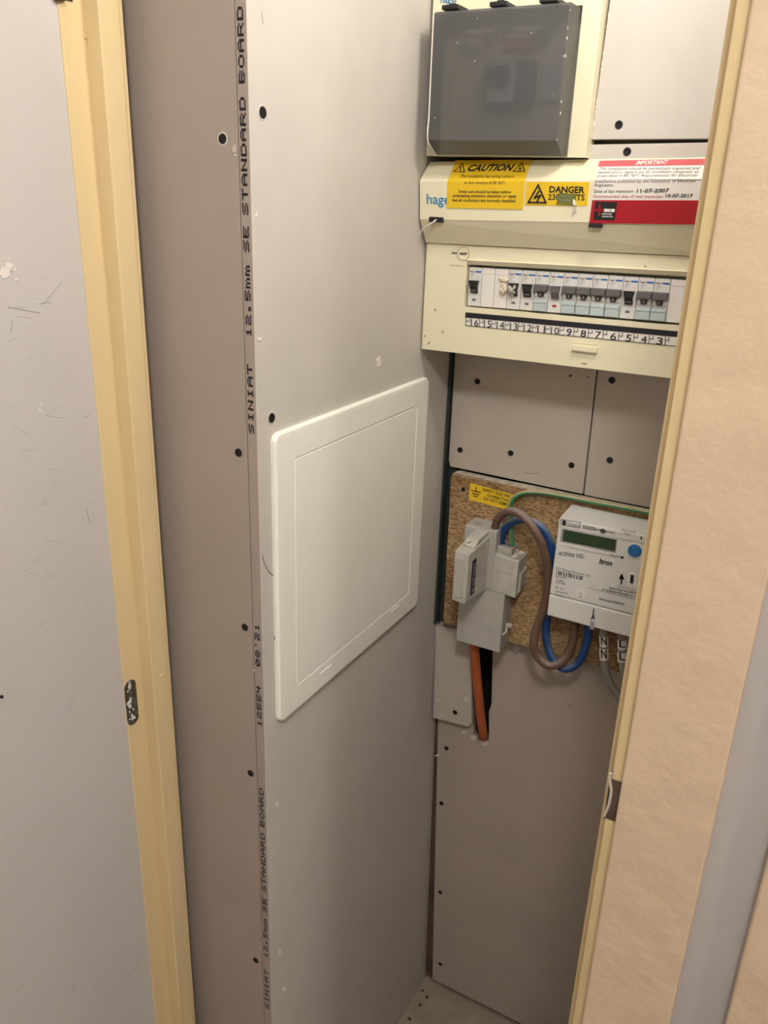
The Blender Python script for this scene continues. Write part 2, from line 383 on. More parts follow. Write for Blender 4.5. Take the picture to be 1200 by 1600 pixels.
def screw(parent, px, py, plane, rim=False, scale=1.0):
    p = hit(px, py, plane); n = plane[1].normalized()
    if n.dot(EYE - p) < 0: n = -n
    rot = n.to_track_quat('Z', 'Y').to_euler()
    o = link('screw', SCREW, parent); o.location = p + n * 0.0004; o.rotation_euler = rot; o.scale = (scale,) * 3
    if rim:
        r_ = link('torn_paper', RIM, parent); r_.location = p + n * 0.0001; r_.rotation_euler = rot; r_.scale = (scale,) * 3
    return o

# ============================================================ SETTING
XL = -0.4942; YF = 0.642; YB = 1.108; TOP = 2.36
XR = -0.6317; XS = -0.6145                       # left jamb: rebate face, stop face
struct(box('floor', -0.9, 1.7, -1.3, 1.3, -0.05, 0.0, 'floor'), 'dusty pale grey floor inside the cupboard')
struct(box('ceiling', -0.9, 1.7, -1.3, 1.3, 2.4, 2.45, 'ceil'), 'white hall ceiling')
wl = struct(box('wall_left', -0.80, -0.6335, -1.2, 0.565, 0, 2.4, 'grey'), 'scuffed grey painted hall wall beside the cream jamb')
struct(box('wall_back', -0.9, 1.7, -1.3, -1.15, 0, 2.4, 'hallwhite'), 'hall wall behind the viewer')
struct(box('wall_right', 1.6, 1.7, -1.15, 0.565, 0, 2.4, 'hallwhite'), 'hall wall at the right end')
wf = struct(box('wall_front', -0.066, 1.7, 0.565, 0.640, 0, 2.4, 'greyplain'), 'narrow strip of grey painted wall right of the cupboard')
struct(box('wall_lintel', -0.80, -0.066, 0.565, 0.640, 2.06, 2.4, 'greyplain'), 'wall above the cupboard opening')

# chipped patches on the grey wall
def flake(parent, cx, cy, rx, ry, plane, seed, m='flake', h=0.0006):
    rnd = random.Random(seed); pts = []
    n = plane[1].normalized(); k = 14
    for i in range(k):
        a = 2 * math.pi * i / k; q = rnd.uniform(0.55, 1.15)
        pts.append(hit(cx + rx * q * math.cos(a), cy + ry * q * math.sin(a), plane))
    if n.dot(EYE - pts[0]) < 0: n = -n
    return prism('paint_chip', [p + n * h for p in pts], [p - n * 0.0005 for p in pts], m, parent)
PW = PX(-0.6335); scratch_later = []
flake(wl, 6, 427, 12, 9, PW, 3); flake(wl, 14, 416, 8, 7, PW, 8); flake(wl, 21, 421, 4, 4, PW, 9)
for i in range(14):
    x0 = random.uniform(5, 120); y0 = random.uniform(440, 900); a0 = random.uniform(-0.6, 0.9); L0 = random.uniform(8, 34)
    if x0 > 80 + (y0 - 440) * 0.08: continue
    scratch_later.append([(x0, y0), (x0 + L0 * .5 * math.cos(a0), y0 - L0 * .5 * math.sin(a0) + random.uniform(-2, 2)), (x0 + L0 * math.cos(a0), y0 - L0 * math.sin(a0))])
flake(wl, 26, 437, 3, 2, PW, 4)
flake(wl, 62, 641, 3, 2, PW, 5); flake(wl, 63, 631, 2, 1.5, PW, 6)
def scratch(parent, pts, plane, r, m='inkgrey', name='scuff_mark'):
    n = plane[1].normalized()
    P = [hit(*p, plane) for p in pts]
    return tube(name, P, r, m, parent, seg=5, k=4)
for q in scratch_later: scratch(wl, q, PW, 0.0003, 'faintscuff')
scratch(wl, [(12, 480), (35, 484), (62, 489)], PW, 0.0004, 'scuff')
scratch(wl, [(70, 474), (82, 458), (98, 440)], PW, 0.0004, 'scuff')
scratch(wl, [(20, 500), (18, 512), (16, 520)], PW, 0.0004, 'scuff')
scratch(wl, [(62, 475), (74, 472), (77, 474)], PW, 0.0004, 'scuff')
scratch(wl, [(136, 797), (139, 812), (142, 818)], PW, 0.0004, 'scuff')
scratch(wl, [(0, 1088), (4, 1089)], PW, 0.0016, 'ink')
scratch(wl, [(130, 653), (140, 649)], PW, 0.0004, 'scuff')

# left jamb -------------------------------------------------------------
jl = struct(box('trim_1', -0.66, XR, 0.565, 0.619, 0, 2.06, 'cream', bevel=0.0012, seg=2), 'cream glossy left door jamb with planted stop')
box('door_stop', XR - 0.004, XS, 0.5926, 0.6175, 0, 2.05, 'cream', jl, 0.0015, 2)
box('jamb_edge', -0.66, XS - 0.0012, 0.6178, 0.6225, 0, 2.05, 'cream', jl, 0.0008)
def rounded(cx, cy, w_, h_, r, k=5):
    out = []
    for sx, sy, a0 in ((1, -1, -90), (1, 1, 0), (-1, 1, 90), (-1, -1, 180)):
        for i in range(k + 1):
            a = math.radians(a0 + 90 * i / k)
            out.append((cx + sx * (w_ / 2 - r) + r * math.cos(a), cy + sy * (h_ / 2 - r) + r * math.sin(a)))
    return out
hz0 = hit(203, 1063, PX(XR)).z; hz1 = hit(204, 1134, PX(XR)).z
pl_ = rounded(0.5735, (hz0 + hz1) / 2, 0.0165, hz0 - hz1, 0.007)
hg = prism('hinge_plate', [(XR + 0.0008, y, z) for y, z in pl_], [(XR - 0.001, y, z) for y, z in pl_], 'plate', jl)
for k_ in range(16):
    dy = random.uniform(-.0065, .002); dz = random.choice((.022, .003, -.006, -.014, -.020)) + random.uniform(-.006, .006); rr_ = random.uniform(.0009, .0026)
    blob('paint_crumb', (XR + 0.0006, 0.5735 + dy, (hz0 + hz1) / 2 + dz), (0.0010, rr_, rr_ * 1.4), 'core', hg, 2, 0.5, 40 + k_)
ht = hit(98, 0, PX(XR)).z
tb = link('hinge_knuckle', lathe_mesh('hinge_knuckle', [(0, 0), (0.0055, 0), (0.0055, 0.07), (0, 0.07)], 14), jl, 'plate'); tb.location = Vector((-0.632, 0.5655, ht - 0.001)) - Vector((0, 0, 0))
box('hinge_plate', XR - 0.001, XR + 0.0008, 0.566, 0.580, ht + 0.0005, ht + 0.07, 'plate', jl)
for (x_, y_) in ((133, 57), (253, 1055), (190, 430)):
    flake(jl, x_, y_, 2.5, 4, PX(XR) if x_ < 240 else PX(XS), int(x_), 'cream', 0.0012)

# right jamb ------------------------------------------------------------
jr = struct(box('trim_2', -0.0898, -0.066, 0.562, 0.622, 0, 2.06, 'cream', bevel=0.0012, seg=2), 'cream right door jamb with wide architrave')
box('door_stop', -0.0984, -0.0850, 0.5926, 0.617, 0, 2.05, 'cream', jr, 0.0012, 2)
box('architrave', -0.0800, -0.0106, 0.549, 0.5655, 0, 2.12, 'architrave', jr, 0.002, 3)
sz = hit(962, 1283, PY(0.566)).z; sz1 = hit(968, 1207, PY(0.566)).z
spl = box('strike_plate', -0.0912, -0.0896, 0.5635, 0.588, sz, sz1 - 0.004, 'plate', jr, 0.0004)
tube('strike_lip', [(-0.0906, 0.562, sz + 0.004), (-0.0885, 0.5605, sz + 0.016), (-0.0880, 0.560, (sz + sz1) / 2), (-0.0882, 0.560, sz1 - 0.014), (-0.0906, 0.5608, sz1 - 0.006), (-0.0908, 0.561, sz1 + 0.001)], 0.0013, 'glint', spl, 8, 6)
box('strike_recess', -0.0893, -0.0815, 0.5606, 0.5628, sz + 0.004, sz1 - 0.005, 'batten', jr)
struct(box('trim_3', 0.0285, 0.098, 0.549, 0.5655, 0, 2.12, 'architrave', None, 0.002, 3), 'cream architrave of the next doorway at the lower right')
struct(box('trim_4', -0.66, -0.066, 0.549, 0.622, 2.04, 2.12, 'cream', None, 0.002, 2), 'cream head of the cupboard door frame')

# cupboard walls --------------------------------------------------------
ret = struct(box('wall_return', -0.70, XL - 0.0136, YF + 0.0002, YF + 0.0125, 0, TOP, 'boardbrown_shaded', None, 0.0006), 'plasterboard return facing out behind the left jamb, shade painted into its brown-grey tone')
for p in ((348, 217), (373, 707), (383, 980), (392, 1208), (400, 1500)): screw(ret, *p, PY(YF), rim=p[1] < 600)
flake(ret, 367, 232, 3.5, 9, PY(YF), 21, 'boarddust', 0.0008); flake(ret, 368, 242, 2, 2, PY(YF), 22)
flake(ret, 397, 1047, 2, 2, PY(YF), 23, 'boarddust'); 
# side sheet: front edge (brown tone with shade painted in) and the ivory face
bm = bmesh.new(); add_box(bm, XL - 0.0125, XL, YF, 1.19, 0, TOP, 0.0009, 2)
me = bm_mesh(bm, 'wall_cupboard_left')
me.materials.append(MT['board']); me.materials.append(MT['boardbrown_shaded'])
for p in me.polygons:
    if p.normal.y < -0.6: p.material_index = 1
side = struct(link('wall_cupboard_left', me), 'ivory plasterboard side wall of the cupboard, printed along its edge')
PS = PX(XL)
for p in ((410, 176), (424, 653), (432, 994)): screw(side, *p, PS, rim=True, scale=1.15)
for s_, y0, y1 in (("BOARD", 130, 10), ("STANDARD", 336, 152), ("SE", 394, 354), ("12.5mm", 527, 415), ("SINIAT", 678, 570),
                   ("08'21", 1042, 975), ("12554", 1136, 1072), ("BOARD", 1292, 1232), ("STANDARD", 1393, 1302), ("SE", 1425, 1403), ("12.5mm", 1496, 1436), ("SINIAT", 1576, 1515)):
    dot_word(side, s_, (377 + (y0 + 100) * 0.024, y0), (377 + (y1 + 100) * 0.024, y1), XL - 0.0100, XL - 0.0035, YF - 0.0003)
for x_, y_, a, b in ((433, 1257, 2.5, 5), (437, 1487, 2, 6), (444, 1545, 3, 4), (592, 566, 4, 9), (405, 530, 3, 3), (400, 336, 2, 5)): flake(side, x_, y_, a, b, PS, int(x_ + y_), 'flake', 0.0007)
tube('hair_wire', [hit(410, 868, PS), hit(413, 880, PS), hit(420, 893, PS), hit(430, 902, PS)], 0.00045, 'ink', side, 5)
tube('hair_wire', [hit(409, 17, PS), hit(410, 30, PS), hit(411, 38, PS)], 0.0003, 'inkgrey', side, 5)
struct(box('wall_cupboard_right', -0.05, -0.0375, 0.640, 1.19, 0, TOP, 'boarddust'), 'plasterboard right side of the cupboard hidden behind the jamb')
bk = struct(box('wall_cupboard_back', -0.62, -0.0375, 1.195, 1.21, 0, TOP, 'gap_shade'), 'black backing that paints shade into the gaps of the cut plasterboard back wall')
struct(box('ceiling_cupboard', -0.62, -0.0375, 0.66, 1.2, TOP, TOP + 0.012, 'boarddust'), 'cupboard ceiling')

def board(px, y, th, m='boarddust', bevel=0.001):
    P = [at(*p, y) for p in px]
    return prism('plasterboard', P, [p + Vector((0, th, 0)) for p in P], m, bk, bevel)
# two pieces under the long unit
def XZ(x, z, y): return Vector((x, y, z + H))
bl = prism('plasterboard', [XZ(-0.4895, -0.10, YB), XZ(-0.4885, -0.3795, YB), XZ(-0.4850, -0.3885, YB), XZ(-0.2780, -0.3915, YB), XZ(-0.2815, -0.10, YB)],
           [XZ(-0.4895, -0.10, YB + .0125), XZ(-0.4885, -0.3795, YB + .0125), XZ(-0.4850, -0.3885, YB + .0125), XZ(-0.2780, -0.3915, YB + .0125), XZ(-0.2815, -0.10, YB + .0125)], 'boarddust', bk, 0.0008)
br = prism('plasterboard', [XZ(-0.2798, -0.10, YB), XZ(-0.2758, -0.3922, YB), XZ(-0.052, -0.3930, YB), XZ(-0.052, -0.10, YB)],
           [XZ(-0.2798, -0.10, YB + .0125), XZ(-0.2758, -0.3922, YB + .0125), XZ(-0.052, -0.3930, YB + .0125), XZ(-0.052, -0.10, YB + .0125)], 'boarddust', bk, 0.0008)
for p in ((746, 596), (719, 703), (798, 708), (893, 727)): screw(bl, *p, PY(YB))
for p in ((956, 594), (953, 719)): screw(br, *p, PY(YB), scale=1.05)
flake(bl, 891, 587, 3, 2.5, PY(YB), 61, 'batten', 0.0004); flake(bl, 918, 589, 1.5, 1.5, PY(YB), 62, 'batten', 0.0004)
scratch(bl, [(818, 738), (830, 740), (842, 739)], PY(YB), 0.0006, 'inkfaint')
# pieces beside and below the small unit, flush with its face
YR = 1.0
for pts in ([(953, 0), (923.5, 218), (1180, 216), (1200, 0)],):
    P = [at(*p, YR) for p in pts]
    d = (P[0] - P[1]) / (P[0].z - P[1].z)
    ptop = P[1] + d * 0.62; P[0] = ptop; P[2] = Vector((-0.052, YR, P[2].z)); P[3] = Vector((-0.052, YR, ptop.z))
    b1 = prism('plasterboard', P, [p + Vector((0, .0125, 0)) for p in P], 'board', bk, 0.0009)
P = [at(921.5, 226, YR), at(917, 256, YR), Vector((-0.052, YR, 1.53 + 0.036)), Vector((-0.052, YR, at(1100, 221.5, YR).z + 0.0015))]
b2 = prism('plasterboard', P, [p + Vector((0, .0125, 0)) for p in P], 'board', bk, 0.0009)
screw(b1, 967, 195, PY(YR)); screw(b2, 980, 237, PY(YR))
for i in range(26):                                   # torn paper along the cut edge
    t = i / 26; x_ = 953 + (923.5 - 953) * t; y_ = 218 * t
    if random.random() < 0.6: flake(b1, x_ + 1.5, y_, random.uniform(0.6, 1.6), random.uniform(2, 5), PY(YR), 300 + i, 'flake', 0.0006)
box('timber_noggin', -0.2895, -0.052, 1.0135, 1.03, H + 0.03, H + 0.10, 'batten', bk)
# tall lower sheet, leaning back a little, with the slot sawn for the service cable
def YL(z): return 1.120 + (0.88 - z) * 0.0455
def low(px, py):
    d = ray(px, py); t = 1.13 / d.y
    for _ in range(12):
        p = EYE + d * t; t *= YL(p.z) / p.y
    return EYE + d * t
SL = [low(738, 1005), low(737, 1080), low(740, 1148), low(747, 1159), low(764, 1159), low(764, 1112), low(768, 1100), low(767, 1005)]
zt = 0.93
def Lp(x, z): return Vector((x, YL(z), z))
out = [Lp(-0.4905, 0.014), Lp(-0.052, 0.014), Lp(-0.052, zt), Vector((SL[7].x, YL(zt), zt))] + [SL[6], SL[5], SL[4], SL[3], SL[2], SL[1]] + [Vector((SL[0].x, YL(zt), zt)), Lp(-0.4905, zt)]
for v in out[:1]: v.x = -0.4745
out[-1].x = -0.4925
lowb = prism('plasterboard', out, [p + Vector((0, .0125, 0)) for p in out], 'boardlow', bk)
nL = Vector((0, 1, 0.0455)).normalized(); PL = (Lp(0, 0.5), nL)
for p in ((697.7, 1169), (690, 1255), (688, 1394), (688, 1506)): screw(lowb, *p, PL)
flake(lowb, 727, 1142, 8, 4, PL, 71, 'core', 0.002); flake(lowb, 741, 1152, 5, 4, PL, 72, 'core', 0.0016); flake(lowb, 758, 1162, 6, 2.5, PL, 73, 'core', 0.0016)
flake(lowb, 684, 1180, 4, 1.6, PL, 74, 'core', 0.002); flake(lowb, 808, 1013, 7, 4, PL, 75, 'core', 0.001)
scratch(lowb, [(800, 1018), (804, 1021), (808, 1021)], PL, 0.0006, 'inkgrey'); scratch(lowb, [(889, 1101), (893, 1103)], PL, 0.0009, 'inkgrey')
# patch left of the slot
YP = 1.1115
pp = [at(681, 978, YP), at(676.5, 1122, YP), at(700, 1127, YP), at(731, 1136, YP), at(737, 1130, YP), at(736, 985, YP)]
patch = prism('plasterboard', pp, [p + Vector((0, .009, 0)) for p in pp], 'boarddust', bk, 0.0007)
screw(patch, 711, 1113, PY(YP)); 
for q in ((686, 1004, 4, 3), (685, 1094, 4, 3), (729, 1092, 3, 5)): flake(patch, *q, PY(YP), int(q[1]), 'core', 0.0016)
box('metal_stud', XL + 0.0005, -0.4775, 1.116, 1.13, H - 0.66, H - 0.37, 'stud', bk)
box('metal_stud', XL + 0.0005, -0.4905, 1.10, 1.116, H - 0.66, H - 0.12, 'stud', bk)
prism('timber_batten', [(XL + .0005, 1.122, 0.90), (-0.474, 1.122, 0.90), (-0.466, 1.1655, 0.012), (XL + .0005, 1.1655, 0.012)],
      [(XL + .0005, 1.15, 0.90), (-0.474, 1.15, 0.90), (-0.466, 1.185, 0.012), (XL + .0005, 1.185, 0.012)], 'batten', bk)
for i, (x_, y_) in enumerate(((657, 1570), (667, 1558), (640, 1592), (660, 1548))):
    p = hit(x_, y_, (Vector((0, 0, 0)), Vector((0, 0, 1))))
    blob('plaster_crumb', p, (0.004, 0.003, 0.0018), 'batten', bpy.data.objects['floor'], 2, 0.5, 90 + i)

# ============================================================ ACCESS PANEL on the side wall
ap = [hit(427, 682, PX(XL + .006)), hit(668, 589, PX(XL + .006)), hit(656, 942, PX(XL + .006)), hit(440, 1130, PX(XL + .006))]
cy_ = sum(p.y for p in ap) / 4; cz_ = sum(p.z for p in ap) / 4
wy_ = (ap[1].y + ap[2].y - ap[0].y - ap[3].y) / 2; hz_ = (ap[0].z + ap[1].z - ap[2].z - ap[3].z) / 2
root = tag(empty('access_panel', (XL, cy_, cz_ - hz_ / 2)), 'square white plastic access panel fixed to the ivory plasterboard side wall', 'access panel')
def ring(name, loops, m, parent, cap=False):
    bm = bmesh.new(); R = [[bm.verts.new((x, y, z)) for y, z in rounded(cy_, cz_, wy_ - 2 * d, hz_ - 2 * d, max(r, 0.0015))] for x, d, r in loops]
    n = len(R[0])
    for a, b in zip(R, R[1:]):
        for i in range(n): bm.faces.new((a[i], a[(i + 1) % n], b[(i + 1) % n], b[i]))
    if cap: bm.faces.new(R[-1])
    return link(name, bm_mesh(bm, name), parent, m)
dg_ = 0.0345
ring('frame', [(XL, 0, 0.010), (XL + .0035, 0, 0.010), (XL + .0052, 0.0007, 0.0095), (XL + .0062, 0.0022, 0.009), (XL + .0064, 0.006, 0.008), (XL + .0064, dg_ - .0009, 0.004), (XL + .0052, dg_ - .0003, 0.004), (XL + .004, dg_ - .0003, 0.004)], 'white', root)
hatch = ring('hatch_door', [(XL + .004, dg_ + .0003, 0.004), (XL + .0054, dg_ + .0003, 0.004), (XL + .0063, dg_ + .0010, 0.004)], 'white', root, True)
for (x_, y_) in ((509, 1046), (617, 951)):
    p = hit(x_, y_, PX(XL + .0063))
    box('latch_tab', XL + .0058, XL + .0072, p.y - .013, p.y + .013, p.z - .0009, p.z + .0009, 'white', hatch, 0.0004)

# ============================================================ LONG CONSUMER UNIT
UX = -0.4912; UR = -0.085; UYF = 1.0017
def uz(z, x, tilt=0.009): return z + (x - UX) * tilt
unit = tag(empty('consumer_unit', (UX, YB, H - 0.1947)), 'long cream consumer unit with a row of circuit breakers under a stickered lid', 'consumer unit')
def lid_prof(dz):
    return [(1.106, H + .037 + dz), (1.0, H + .0369 + dz), (0.976, H + .0165 + dz), (0.9742, H + .0135 + dz), (0.979, H - .0300 + dz), (0.9805, H - .0322 + dz), (0.9985, H - .0585 + dz * .4), (1.106, H - .0585 + dz * .4)]
LT = 0.0085 / 0.326; UW = UR - UX
lid = loft_x('lid', lid_prof(0), lid_prof(LT * UW), UX, UR, 'unit', unit)
def low_prof(a, b):
    return [(0.9975, H - .0662 + a), (UYF, H - .0705 + a), (UYF, H - .1925 + b), (1.004, H - .1947 + b), (1.106, H - .1947 + b), (1.106, H - .0662 + a)]
# front panel with a window for the breakers: four bars round the opening, plus a deep back box
WX0 = -0.4335; WX1 = -0.135
def bar(name, x0, x1, zt_, zb_, tilt_t, tilt_b, y0=UYF, y1=1.022, m='unit'):
    return prism(name, [(x0, y0, H + zt_ + (x0 - UX) * tilt_t), (x1, y0, H + zt_ + (x1 - UX) * tilt_t), (x1, y0, H + zb_ + (x1 - UX) * tilt_b), (x0, y0, H + zb_ + (x0 - UX) * tilt_b)],
                 [(x0, y1, H + zt_ + (x0 - UX) * tilt_t), (x1, y1, H + zt_ + (x1 - UX) * tilt_t), (x1, y1, H + zb_ + (x1 - UX) * tilt_b), (x0, y1, H + zb_ + (x0 - UX) * tilt_b)], m, unit)
bm = bmesh.new()
TT = 0.017; TB = 0.010; WZ0 = -0.0800; WZ1 = -0.1350
def fz(z, x, t): return H + z + (x - UX) * t
def pan(x0, x1, za, zb, ta, tb, y0=UYF, y1=1.03):
    f = [(x0, y0, fz(za, x0, ta)), (x1, y0, fz(za, x1, ta)), (x1, y0, fz(zb, x1, tb)), (x0, y0, fz(zb, x0, tb))]
    add_prism(bm, [Vector(p) for p in f], [Vector((p[0], y1, p[2])) for p in f])
pan(UX, UR, -.0592, WZ0, 0.0104, TT); pan(UX, UR, WZ1, -.1947, TB, 0.008)
pan(UX, WX0, WZ0, WZ1, TT, TB); pan(WX1, UR, WZ0, WZ1, TT, TB)
add_prism(bm, [Vector((UX, 1.03, fz(-.0592, UX, .0104))), Vector((UR, 1.03, fz(-.0592, UR, .0104))), Vector((UR, 1.03, fz(-.1947, UR, .008))), Vector((UX, 1.03, fz(-.1947, UX, .008)))],
          [Vector((UX, 1.106, fz(-.0592, UX, .0104))), Vector((UR, 1.106, fz(-.0592, UR, .0104))), Vector((UR, 1.106, fz(-.1947, UR, .008))), Vector((UX, 1.106, fz(-.1947, UX, .008)))])
panel = link('front_panel', bm_mesh(bm, 'front_panel'), unit, 'unit')
# raised bead along the top of the window
prism('window_bead', [(WX0, 0.9995, fz(-.0775, WX0, TT)), (WX1, 0.9995, fz(-.0775, WX1, TT)), (WX1, 1.004, fz(-.0830, WX1, TT)), (WX0, 1.004, fz(-.0830, WX0, TT))],
      [(WX0, 1.006, fz(-.0745, WX0, TT)), (WX1, 1.006, fz(-.0745, WX1, TT)), (WX1, 1.02, fz(-.0830, WX1, TT)), (WX0, 1.02, fz(-.0830, WX0, TT))], 'unit', unit)
PU = PY(UYF)
# quarter-turn fastener with arrow
f0 = at(724, 396, UYF)
ts = link('turn_fastener', lathe_mesh('turn_fastener', [(0.0080, 0), (0.0080, 0.0006), (0.0072, 0.0006), (0.0070, 0.0002), (0, 0.0002)], 24), unit, 'unit')
ts.location = f0; ts.rotation_euler = (math.radians(90), 0, 0); ts.matrix_parent_inverse = W[unit.name].inverted()
me = lathe_mesh('fastener_ring', [(0.0083, 0), (0.0083, 0.0008), (0.0076, 0.0008), (0.0076, 0)], 24)
fr = link('fastener_ring', me, unit, 'unitdirt'); fr.location = f0; fr.rotation_euler = (math.radians(90), 0, 0)
link('fastener_slot', line_mesh([((720, 396), (729, 396))], PU, 2.4, 0.0012), unit, 'inkgrey')
link('fastener_arrow', line_mesh([((707, 395), (715, 395.5))], PU, 1.8, 0.0006), unit, 'inkgrey')
link('moulded_line', line_mesh([((703, 414), (724, 415.5))], PU, 0.8, 0.0006), unit, 'unitdirt')
# latch under the number strip
h0 = at(895, 541, UYF); h1 = at(935, 545, UYF)
box('latch_pull', h0.x, h1.x, UYF - 0.005, UYF + .002, h0.z - 0.005, h0.z + 0.0035, 'unit', unit, 0.0015, 2)
pquad('latch_slot', [(897, 536), (933, 539.5), (933, 542), (897, 538.5)], PU, 'unitdirt', unit, 0.0002)
pquad('moulded_mark', [(909, 566), (917, 567), (917, 570), (909, 569)], PU, 'unitdirt', unit, 0.0001)
for i, (x_, y_) in enumerate(((670, 536), (692, 519), (680, 484), (664, 525), (1008, 416))): flake(panel, x_, y_, 2, 2.6, PU, 120 + i, 'unitdirt', 0.0003)
# number strip
ns = pquad('number_strip', [(729, 494), (1060, 526), (1059, 541), (728.5, 508.5)], PU, 'paper', unit, 0.0002)
link('black_band', line_mesh([((731, 492.2), (1060, 522.2))], PU, 7.0, 0.0008), ns, 'ink')
segs = [((728.5, 508.5), (1059, 541))]
edges = [729, 750, 769.5, 790, 811, 833, 853.5, 875.5, 897.5, 920, 943, 967.5, 991, 1015, 1040]
sy_ = lambda x: (496 + (x - 729) * 0.0967, 508.5 + (x - 729) * 0.0984)
for x in edges:
    a, b = sy_(x); segs += [((x, a), (x - 1.0, b)), ((x, a + 5.5), (x + 5.5, a + 6.0)), ((x + 5.5, a + 1), (x + 5.5, a + 6.0))]
link('print', line_mesh(segs, PU, 0.8, 0.0009), ns, 'ink')
for i, s_ in enumerate('16 15 14 13 12 11 10 9 8 7 6 5 4 3'.split()):
    x = edges[i]; wd = edges[i + 1] - x; a, b = sy_(x + wd * 0.5)
    lo_ = 0.33 if len(s_) == 2 else 0.42
    ptext(ns, s_, (x + wd * lo_, b - 0.6), (x + wd * (0.90 if len(s_) == 2 else 0.80), b - 0.6 + wd * 0.05), 11, PU, 'ink', lift=0.0011)

# breakers ---------------------------------------------------------------
PITCH = 0.0177 * 1.0045; BH = 0.0478; BYF = 1.0055
def rects(bm, R, y0, y1):
    for x0, x1, z0, z1 in R: add_box(bm, x0, x1, y0, y1, z0, z1)
def make_breaker(kind):
    """local frame: x 0..pitch, y 0 at the module face, z 0 at the bottom"""
    root_ = None
    wd = PITCH - 0.0005
    bm = bmesh.new(); add_box(bm, 0, wd, 0, 0.022, 0, BH, 0.0006)
    name = 'blank_module' if kind == 'blank' else 'circuit_breaker'
    body = link(name, bm_mesh(bm, name), None, 'blank' if kind == 'blank' else 'module')
    L = lambda nm, x0, x1, y0, y1, z0, z1, m, bv=0.0: box(nm, x0, x1, y0, y1, z0, z1, m, body, bv, 1, False)
    if kind == 'blank':
        L('moulded_line', 0.0006, wd - .0006, -0.0002, 0.001, BH - .0075, BH - .0071, 'inkfaint')
        return body
    lettering(body, 'hager', (0.0012, 0, BH - .0062), (0.0068, 0, 0), (0, 0, 0.0026), 'inkgrey', 0.02, 0, 0.0002).matrix_parent_inverse = Matrix.Identity(4)
    L('blue_bar', 0.0088, wd - .0006, -0.0002, 0.001, BH - .0062, BH - .0042, 'blue')
    bm = bmesh.new(); rects(bm, [(0.0022, 0.008, BH - .0090, BH - .0083), (0.0022, 0.0055, BH - .0110, BH - .0103), (0.0022, 0.0045, BH - .0130, BH - .0124), (0.0135, 0.0145, BH - .012, BH - .0112)], -0.0002, 0.0005)
    link('print', bm_mesh(bm, 'print'), body, 'inkfaint', False)
    if kind == 'B':
        bm = bmesh.new(); add_box(bm, 0.0001, wd - 0.0001, -0.0075, 0.004, BH - .0236, BH - .0150, 0.0012, 2)
        tg = link('toggle_bar', bm_mesh(bm, 'toggle_bar'), body, 'togglegrey', False)
        L('lever', 0.0058, 0.0116, -0.0032, 0.004, BH - .0300, BH - .0230, 'lever', 0.0005)
        bm = bmesh.new(); rects(bm, [(0.0084, 0.0089, BH - .0282, BH - .0250)], -0.0036, -0.0031); link('print', bm_mesh(bm, 'print'), tg, 'inkwhite', False)
        L('side_lug', 0.0010, 0.0046, -0.0022, 0.002, BH - .0300, BH - .0240, 'module', 0.0006)
        L('side_lug', 0.0128, 0.0164, -0.0022, 0.002, BH - .0300, BH - .0240, 'module', 0.0006)
        L('terminal_cover', 0.0002, wd - .0002, -0.0035, 0.003, 0.0008, BH - .0335, 'modblue', 0.0007)
        L('cover_lip', 0.0002, wd - .0002, -0.0042, 0.001, BH - .0370, BH - .0358, 'modblue', 0.0003)
    else:
        m = 'black' if kind == 'A' else 'togglegrey'
        pr = [(0.0022, BH - .0160), (0.0148, BH - .0160), (0.0134, BH - .0235), (0.0140, BH - .0312), (0.0048, BH - .0312), (0.0044, BH - .0235)]
        tg = prism('toggle', [(x, -0.0058 if z > BH - .03 else -0.0022, z) for x, z in pr], [(x, 0.004, z) for x, z in pr], m, body, 0, False)
        if kind == 'A':
            lettering(tg, 'I ON', (0.0062, -0.0044, BH - .0290), (0.0064, 0, 0), (0, 0, 0.0020), 'inkfaint', 0, 0, 0.0010).matrix_parent_inverse = Matrix.Identity(4)
        L('indicator_window', 0.0062, 0.0112, -0.0002, 0.001, 0.0066, 0.0094, 'inkgrey' if kind == 'A' else 'inkred')
        L('moulded_line', 0.0006, wd - .0006, -0.0002, 0.001, 0.0146, 0.0149, 'inkfaint')
    return body
protos = {}
def copy_tree(o, parent):
    c = o.copy(); COL.objects.link(c); W[c.name] = Matrix.Identity(4)
    c.parent = parent
    for ch in [x for x in bpy.data.objects if x.parent == o]: copy_tree(ch, c)
    return c
seq = ['A', 'blank', 'blank', 'A', 'A', 'B', 'C', 'B', 'B', 'B', 'B', 'A', 'B', 'B', 'blank', 'blank']
X0 = -0.4285 * BYF
for i, k in enumerate(seq):
    if k not in protos: b_ = protos[k] = make_breaker(k)
    else: b_ = copy_tree(protos[k], None)
    x = X0 + i * PITCH
    b_.parent = unit; b_.matrix_parent_inverse = W[unit.name].inverted()
    b_.location = (x, BYF, H - 0.1328 + (x - X0) * 0.0135); b_.rotation_euler = (0, -0.0135, 0)
blob('torn_tape', at(786, 452, 1.003), (0.0045, 0.0025, 0.0075), 'tape', unit, 3, 0.42, 11)
blob('torn_tape', at(801, 453, 1.002), (0.0050, 0.0035, 0.0072), 'tapegrey', unit, 3, 0.45, 12)
blob('torn_tape', at(787, 437, 1.003), (0.0070, 0.0012, 0.0022), 'tape', unit, 3, 0.4, 13)

